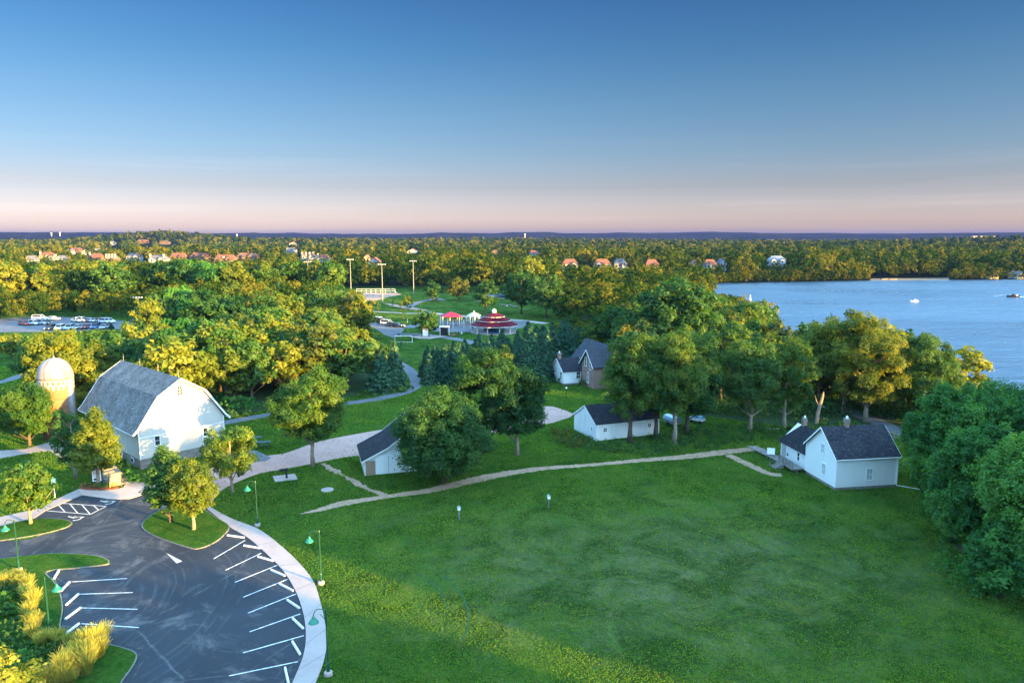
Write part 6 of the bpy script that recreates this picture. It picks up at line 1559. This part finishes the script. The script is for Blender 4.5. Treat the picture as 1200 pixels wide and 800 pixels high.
undergrowth('undergrowth', [[(1090, 648), (1105, 640), (1125, 648), (1160, 655), (1260, 690), (1260, 745), (1200, 722), (1160, 706), (1120, 690), (1098, 668)]], 1.0, 1.5, 'leaf_willow', .11, 'low green brush along the foot of the right-hand thicket', 32)
undergrowth('undergrowth', [[(220, 488), (262, 487), (330, 474), (400, 464), (470, 452), (482, 456), (474, 459), (430, 466), (395, 471), (355, 477), (312, 483), (257, 492), (225, 498)]], .35, 1.4, 'leaf_dark', .16, 'shaded brush at the edge of the wood behind the asphalt path', 33)
undergrowth('undergrowth', [[(1060, 500), (1100, 500), (1140, 560), (1140, 650), (1105, 640), (1082, 600), (1068, 540)]], .9, 1.5, 'leaf_willow', .13, 'brush between the cabin and the right-hand thicket', 34)
undergrowth('marsh_grass', [[(600, 510), (645, 503), (668, 512), (690, 521), (660, 527), (630, 520)]], .8, .9, 'straw', .10, 'pale rank grass beside the long outbuilding', 35) if False else undergrowth('undergrowth', [[(645, 503), (660, 503), (690, 521), (672, 526), (650, 518)]], 1.4, 1.0, 'leaf_far', .09, 'pale rank growth at the left end of the outbuilding', 35)

# blades of the mown lawn, uncountable
def in_poly_np(x, y, poly):
    c = np.zeros(len(x), bool); n = len(poly); j = n - 1
    for i in range(n):
        xi, yi, xj, yj = poly[i][0], poly[i][1], poly[j][0], poly[j][1]
        if yi != yj:
            m_ = ((yi > y) != (yj > y)) & (x < (xj - xi) * (y - yi) / (yj - yi) + xi); c ^= m_
        j = i
    return c
def fbm(x, y, sc, seed):
    r = np.random.default_rng(seed); v = 0; a = 1
    for o in range(4):
        for _ in range(3):
            t, p1, p2 = r.uniform(0, 6.28), r.uniform(0, 6.28), r.uniform(.7, 1.3)
            v = v + a * np.sin((x * math.cos(t) + y * math.sin(t)) * sc * p2 + p1 + 1.3 * np.sin((x * math.sin(t) - y * math.cos(t)) * sc * .7 + p1))
        sc *= 2.1; a *= .62
    return v / 5
def lawn_blades(name, n, y0, y1, size, seed, label):
    r = np.random.default_rng(seed)
    y = y0 + (y1 - y0) * r.uniform(0, 1, n) ** 1.25; x = r.uniform(-.82, .82, n) * y
    bad = np.zeros(n, bool)
    for o in bpy.data.objects:
        nm = o.name.split('.')[0]
        if o.type == 'MESH' and nm in ('parking_lot', 'sidewalk', 'plaza', 'walkway', 'garden_path', 'gravel_drive', 'asphalt_apron', 'asphalt_path', 'dirt_trail', 'asphalt_road', 'concrete_pad', 'lake', 'forest_floor', 'gravel_path', 'tyre_track', 'kerb'):
            me = o.data; V_ = np.array([v.co[:2] for v in me.vertices])
            if nm in ('dirt_trail', 'asphalt_path', 'asphalt_road', 'gravel_path', 'tyre_track'):
                h = len(V_) // 2; pol = np.concatenate([V_[:h], V_[h:][::-1]]); pol = pol
            elif nm in ('sidewalk', 'plaza', 'walkway', 'garden_path', 'asphalt_apron', 'concrete_pad', 'kerb'): pol = V_[:len(V_) // 2]
            else: pol = V_
            hit = in_poly_np(x, y, pol)
            if nm in ('dirt_trail', 'gravel_drive'): hit &= r.uniform(0, 1, n) < (.88 if nm == 'dirt_trail' else .97)
            bad |= hit
    for (ox_, oy_, th_, w_, l_) in ((bx0, by0, bth, bw, bL), (cx0, cy0, cth, cw, cL), (ox0, oy0, oth, ow, oL), (shx, shy, shth, 9.2, SL_), (hx0, hy0, hth, 8, 12)):
        u = (x - ox_) * math.cos(th_) + (y - oy_) * math.sin(th_); v = -(x - ox_) * math.sin(th_) + (y - oy_) * math.cos(th_)
        bad |= (u > 0) & (u < w_) & (v > 0) & (v < l_)
    x, y = x[~bad], y[~bad]; n = len(x)
    big = fbm(x, y, .11, 5); med = fbm(x, y, .55, 6); sml = fbm(x, y, 1.9, 7)
    ctr = np.exp(-(((x - 15) / 24) ** 2 + ((y - 62) / 16) ** 2))
    T = .20 + .13 * big + .12 * med + .05 * sml + .055 * r.normal(size=n) + .08 + .12 * ctr
    T = np.where(r.uniform(0, 1, n) < .012, .9, T)
    keep = r.uniform(0, 1, n) < np.clip(.8 + .35 * med - .75 * ctr, .2, 1)
    x, y, T = x[keep], y[keep], np.clip(T[keep], 0, 1); n = len(x)
    a = r.uniform(0, 6.28, n); lean = r.normal(size=(n, 2)) * .55; s = size * r.uniform(.5, 1.3, n) * (y / 70) ** .5
    ax = np.stack([np.cos(a), np.sin(a), 0 * a], 1) * (s * .75)[:, None]
    up = np.stack([lean[:, 0] * s, lean[:, 1] * s, s * .8], 1); p = np.stack([x, y, np.full(n, -.01)], 1)
    V = np.stack([p - ax * .6, p + ax * .6, p + ax + up, p - ax + up], 1).reshape(-1, 3)
    o = link(bpy.data.objects.new(name, np_mesh(name, V, np.arange(4 * n).reshape(-1, 4), M['turf_blade'], T))); o['kind'] = 'stuff'; o['label'] = label
lawn_blades('grass', 1000000, 44, 165, .088, 61, 'short mown grass of the field and lawns')
# ornamental grasses of the corner bed
def tuft_mesh(seed, h, spread, n=420, mat='straw'):
    r = np.random.default_rng(seed); a = r.uniform(0, 6.28, n); rb = r.uniform(0, .22, n); out = r.uniform(.05, 1, n) ** 1.3 * spread; hh = h * r.uniform(.55, 1.05, n)
    w = .014; V = []; 
    p0 = np.stack([rb * np.cos(a), rb * np.sin(a), 0 * a], 1); p2 = np.stack([(rb + out) * np.cos(a), (rb + out) * np.sin(a), hh], 1); p1 = (p0 + p2) / 2 * [1, 1, 1]; p1[:, 2] = hh * .62; p1[:, :2] = p0[:, :2] + (p2 - p0)[:, :2] * .32
    t = r.uniform(0, 6.28, n); s = np.stack([np.cos(t), np.sin(t), 0 * t], 1) * w
    V = np.stack([p0 - s, p0 + s, p1 + s, p1 - s, p2 - s * .9, p2 + s * .9], 1).reshape(-1, 3); i = np.arange(n) * 6
    Fq = np.concatenate([np.stack([i, i + 1, i + 2, i + 3], 1), np.stack([i + 3, i + 2, i + 5, i + 4], 1)])
    T = np.concatenate([r.uniform(0, .55, n), r.uniform(.45, 1, n)])
    return np_mesh('blades', V, Fq, M[mat], T)
TUF = [tuft_mesh(400 + i, 1.7, .75) for i in range(4)]
def tuft(bx_, by_, s, lab, grp):
    x, y, _ = G(bx_, by_); o = bpy.data.objects.new('grass_tuft', TUF[random.randint(0, 3)]); link(o); o.location = (x, y, .12); o.scale = (s, s, s * random.uniform(.85, 1.15)); o.rotation_euler = (0, 0, random.uniform(0, 6)); tag(o, lab, 'ornamental grass', grp)
GT = []
for k in range(30): t = k / 29; GT.append((60 + 62 * t + random.uniform(-9, 7), 808 - 46 * t + random.uniform(-13, 8) + 4, random.uniform(.6, 1.1), 0))
for k in range(16): t = k / 15; GT.append((28 + 14 * math.sin(t * 2.2) + random.uniform(-8, 5), 690 + 62 * t + random.uniform(-4, 4), random.uniform(.45, .95), 1))
for k in range(8): GT.append((4 + k * 3.2, 687 + random.uniform(-4, 6), .75, 1))
for k in range(12): GT.append((46 + k * 5 + random.uniform(-2, 2), 757 + random.uniform(-4, 5), .7, 2))
for a, b, s, g in GT:
    tuft(a, b, s, ['tall golden grass tuft in the sunlit clump at the bottom of the corner bed', 'pale feathery grass tuft along the inner edge of the corner bed', 'straw-coloured grass tuft behind the dark shrubs of the corner bed'][g], ['golden grasses at the bottom of the bed', 'feathery grasses at the bed edge', 'straw grasses behind the shrubs'][g])
for k in range(34):
    a, b = random.uniform(-14, 60), random.uniform(694, 790)
    if a > 38 and b < 735: continue
    shrub(a, b, random.uniform(1.1, 1.8), random.uniform(.8, 1.3), random.choice('ddwd'), 'dark green shrub filling the corner bed behind the grasses', 'dark shrubs of the corner bed', .1)
for k in range(10): shrub(60 + k * 6 + random.uniform(-2, 2), 771 + random.uniform(-6, 5) - k * .5, 1.2, 1.0, 'd', 'dark green shrub filling the corner bed behind the grasses', 'dark shrubs of the corner bed', .1)
x, y, _ = G(0, 850); crown, tk = make_tree_meshes(77, 4.6, 5.0, crown_base=.1, leaf=.12, k=46, mat='leaf_yellow', density=.5); plant_tree('tree', crown, tk, x - .6, y, .1, 0, (1, 1, 1), 'small yellow-green tree in the bottom left corner of the picture')
for k in range(5):
    x, y, _ = G(58 + k * 4.5, 783 - k * 1.0); o = MB().lathe([(.3, 0), (.38, .2), (.25, .42), (.05, .5)], (0, 0, 0), 7).build('boulder', M['stone'], None, (x, y, .1), uv=True); o.scale = (1.1, .8, .9); tag(o, 'grey boulder half hidden behind the golden grass', 'boulder', 'boulders in the corner bed')

# ------------------------------------------------------------------ people, far off
def person_mesh(seed, sit=False):
    me = bpy.data.meshes.new('person'); r = random.Random(seed)
    st = r.uniform(.06, .16)
    Vv = [(0, 0, .95), (0, 0, 1.2), (0, .01, 1.42), (0, .01, 1.53), (0, -.01, 1.66), (.10, 0, .9), (.11, -st, .48), (.11, st * .6, .06), (-.10, 0, .9), (-.11, st, .48), (-.11, st * 1.6, .06),
          (.19, 0, 1.40), (.25, -.03, 1.12), (.24, -.12, .88), (-.19, 0, 1.40), (-.25, .03, 1.12), (-.24, -.05, .88), (.11, -.12 + st * .6, .04), (-.11, -.12 + st * 1.6, .04)]
    Ee = [(0, 1), (1, 2), (2, 3), (3, 4), (0, 5), (5, 6), (6, 7), (0, 8), (8, 9), (9, 10), (2, 11), (11, 12), (12, 13), (2, 14), (14, 15), (15, 16), (7, 17), (10, 18)]
    me.from_pydata(Vv, Ee, []); me.skin_vertices.new() if hasattr(me.skin_vertices, 'new') and not me.skin_vertices else None
    return me, [.15, .14, .15, .055, .10, .10, .065, .045, .10, .065, .045, .06, .045, .03, .06, .045, .03, .04, .04]
def person_mat(nm, shirt, trouser, skin=(.45, .27, .19), hair=(.05, .03, .02)):
    m, t = new_mat(nm); n = N(t); z = n.add('ShaderNodeSeparateXYZ', {0: n.add('ShaderNodeTexCoord').outputs['Object']}).outputs[2]
    zz = n.math('DIVIDE', z, 2.0); r = n.ramp(zz, [(0.0, (.03, .03, .03)), (.045, trouser), (.47, shirt), (.745, skin), (.86, hair)])
    r.node.color_ramp.interpolation = 'CONSTANT'; n.out(r, .8); return m
PM = [person_mat('clothes_white', (.7, .7, .7), (.05, .06, .10)), person_mat('clothes_red', (.5, .05, .05), (.1, .1, .12)), person_mat('clothes_dark', (.04, .04, .05), (.03, .03, .04)), person_mat('clothes_blue', (.06, .15, .4), (.3, .27, .22))]
def person(bx_, by_, mi, lab, grp=None, seed=1):
    x, y, _ = G(bx_, by_); me, radii = person_mesh(seed); o = bpy.data.objects.new('person', me); link(o); o.location = (x, y, .03); o.rotation_euler = (0, 0, random.uniform(0, 6))
    sk = o.modifiers.new('skin', 'SKIN')
    for v, rr in zip(me.skin_vertices[0].data if me.skin_vertices else [], radii): v.radius = (rr, rr)
    if me.skin_vertices: me.skin_vertices[0].data[0].use_root = True
    ss = o.modifiers.new('subsurf', 'SUBSURF'); ss.levels = 1; ss.render_levels = 1
    me.materials.append(PM[mi]); tag(o, lab, 'person', grp)
PPL = [(109, 396.5, 2, 'person in dark clothes walking on the footpath of the left lawn'), (470.5, 406.5, 2, 'person in dark clothes standing on the grass below the goal'), (474, 386, 0, 'person in white top beside the parked cars and lot'), (477.5, 379.5, 3, 'person in blue on the path right of the parked cars'),
       (534.5, 394.5, 2, 'person in black left of the carousel pavilion entrance'), (537.5, 394, 2, 'person in black second left of the pavilion entrance'), (541, 395, 0, 'person in white nearest to the pavilion entrance'),
       (426, 350, 1, 'player in red on the left half of the red infield'), (430.5, 347.5, 0, 'player in white left of the middle of the red infield'), (437, 347, 0, 'player in white at the middle of the red infield'), (445, 349.5, 3, 'player in blue near the pole on the red infield'), (463.5, 345, 0, 'player in white at the right end of the red infield'),
       (594, 362, 0, 'person in white sitting place at the far picnic area'), (607, 365.5, 1, 'person in red under the big far trees')]
for k, (a, b, mi, lab) in enumerate(PPL): person(a, b, mi, lab, None, k)
for k, (a, b) in enumerate([(589, 358.5), (597, 359), (603, 360.5), (561, 354.5)]):
    x, y, _ = G(a, b); e = empty('picnic_table', (x, y, 0), .1 * k, 'far picnic table under the big dark trees beyond the carousel', 'picnic table', 'far picnic tables')
    MB().box((0, 0, .75), (2.4, .9, .08)).build('table_top', M['wood'], e)
    for s in (-1, 1): MB().box((0, s * .8, .45), (2.4, .3, .06)).build('seat', M['wood'], e); MB().box((s * .9, 0, .36), (.1, 1.3, .7)).build('leg', M['wood'], e)
# small young trees on the park lawn
YT = make_tree_meshes(555, 4, 2.4, .3, .22, 14, .5, 'leaf', limbs=5)
for k, (a, b) in enumerate([(433.5, 362), (443.5, 366), (472.5, 374), (460.5, 361.5), (470, 364)]):
    x, y, _ = G(a, b); plant_tree('young_tree', YT[0], YT[1], x, y, 0, k, (.9, .9, 1), 'thin young tree planted on the lawn between the ball field and the lot', 'tree', 'young trees on the park lawn')

# ------------------------------------------------------------------ trees beside and behind the viewpoint, whose long shadows fall over the field
r_ = random.Random(12)
def side_tree(s, t, H, W):
    x, y = SN2 * s + SD2 * t
    c, t_ = PROTO[r_.randint(0, 4)]
    plant_tree('tree', c, t_, x, y, 0, r_.uniform(0, 6), (W / 9, W / 9, H / 12), 'tall broadleaf tree of the belt right of the field', 'tree', 'tree belt right of the field')
s = -75.0
for s in [84, 88, 92, 96, 100, 104]: side_tree(s + r_.uniform(-1, 1), 47 + r_.uniform(-5, 5), 26.0 + r_.uniform(-2, 1), 12)
for s in [36.3 - 4.3 * k for k in range(26)] + [52.0 + 4.3 * k for k in range(15)]:
    if True:
        hh = 20.0 if 6 < s < 37 else (26.5 if s > 51 else 23.3); ww_ = 12 if s > 51 else 9.5
        side_tree(s, 74 + r_.uniform(-4, 4), r_.uniform(hh - 1.2, hh + .8), ww_)
        side_tree(s + (2 if s < 34 or s > 52 else 0), 84 + r_.uniform(-4, 4), r_.uniform(hh - 1, hh + 1), ww_)

# ------------------------------------------------------------------ air
hz_m = bpy.data.materials.new('air'); hz_m.use_nodes = True; ht = hz_m.node_tree; ht.nodes.clear()
ho = ht.nodes.new('ShaderNodeOutputMaterial'); hv = ht.nodes.new('ShaderNodeVolumePrincipled')
hv.inputs['Color'].default_value = (.06, .10, .34, 1); hv.inputs['Density'].default_value = 0.00008; hv.inputs['Anisotropy'].default_value = 0.0
ht.links.new(hv.outputs[0], ho.inputs['Volume'])
hb = MB(); Rz = 9600
hb.box((0, 0, 33), (2 * Rz, 2 * Rz, 76)); hzo = hb.build('haze', hz_m); hzo['kind'] = 'stuff'; hzo['label'] = 'thin evening haze'
print('objects', len(bpy.data.objects))
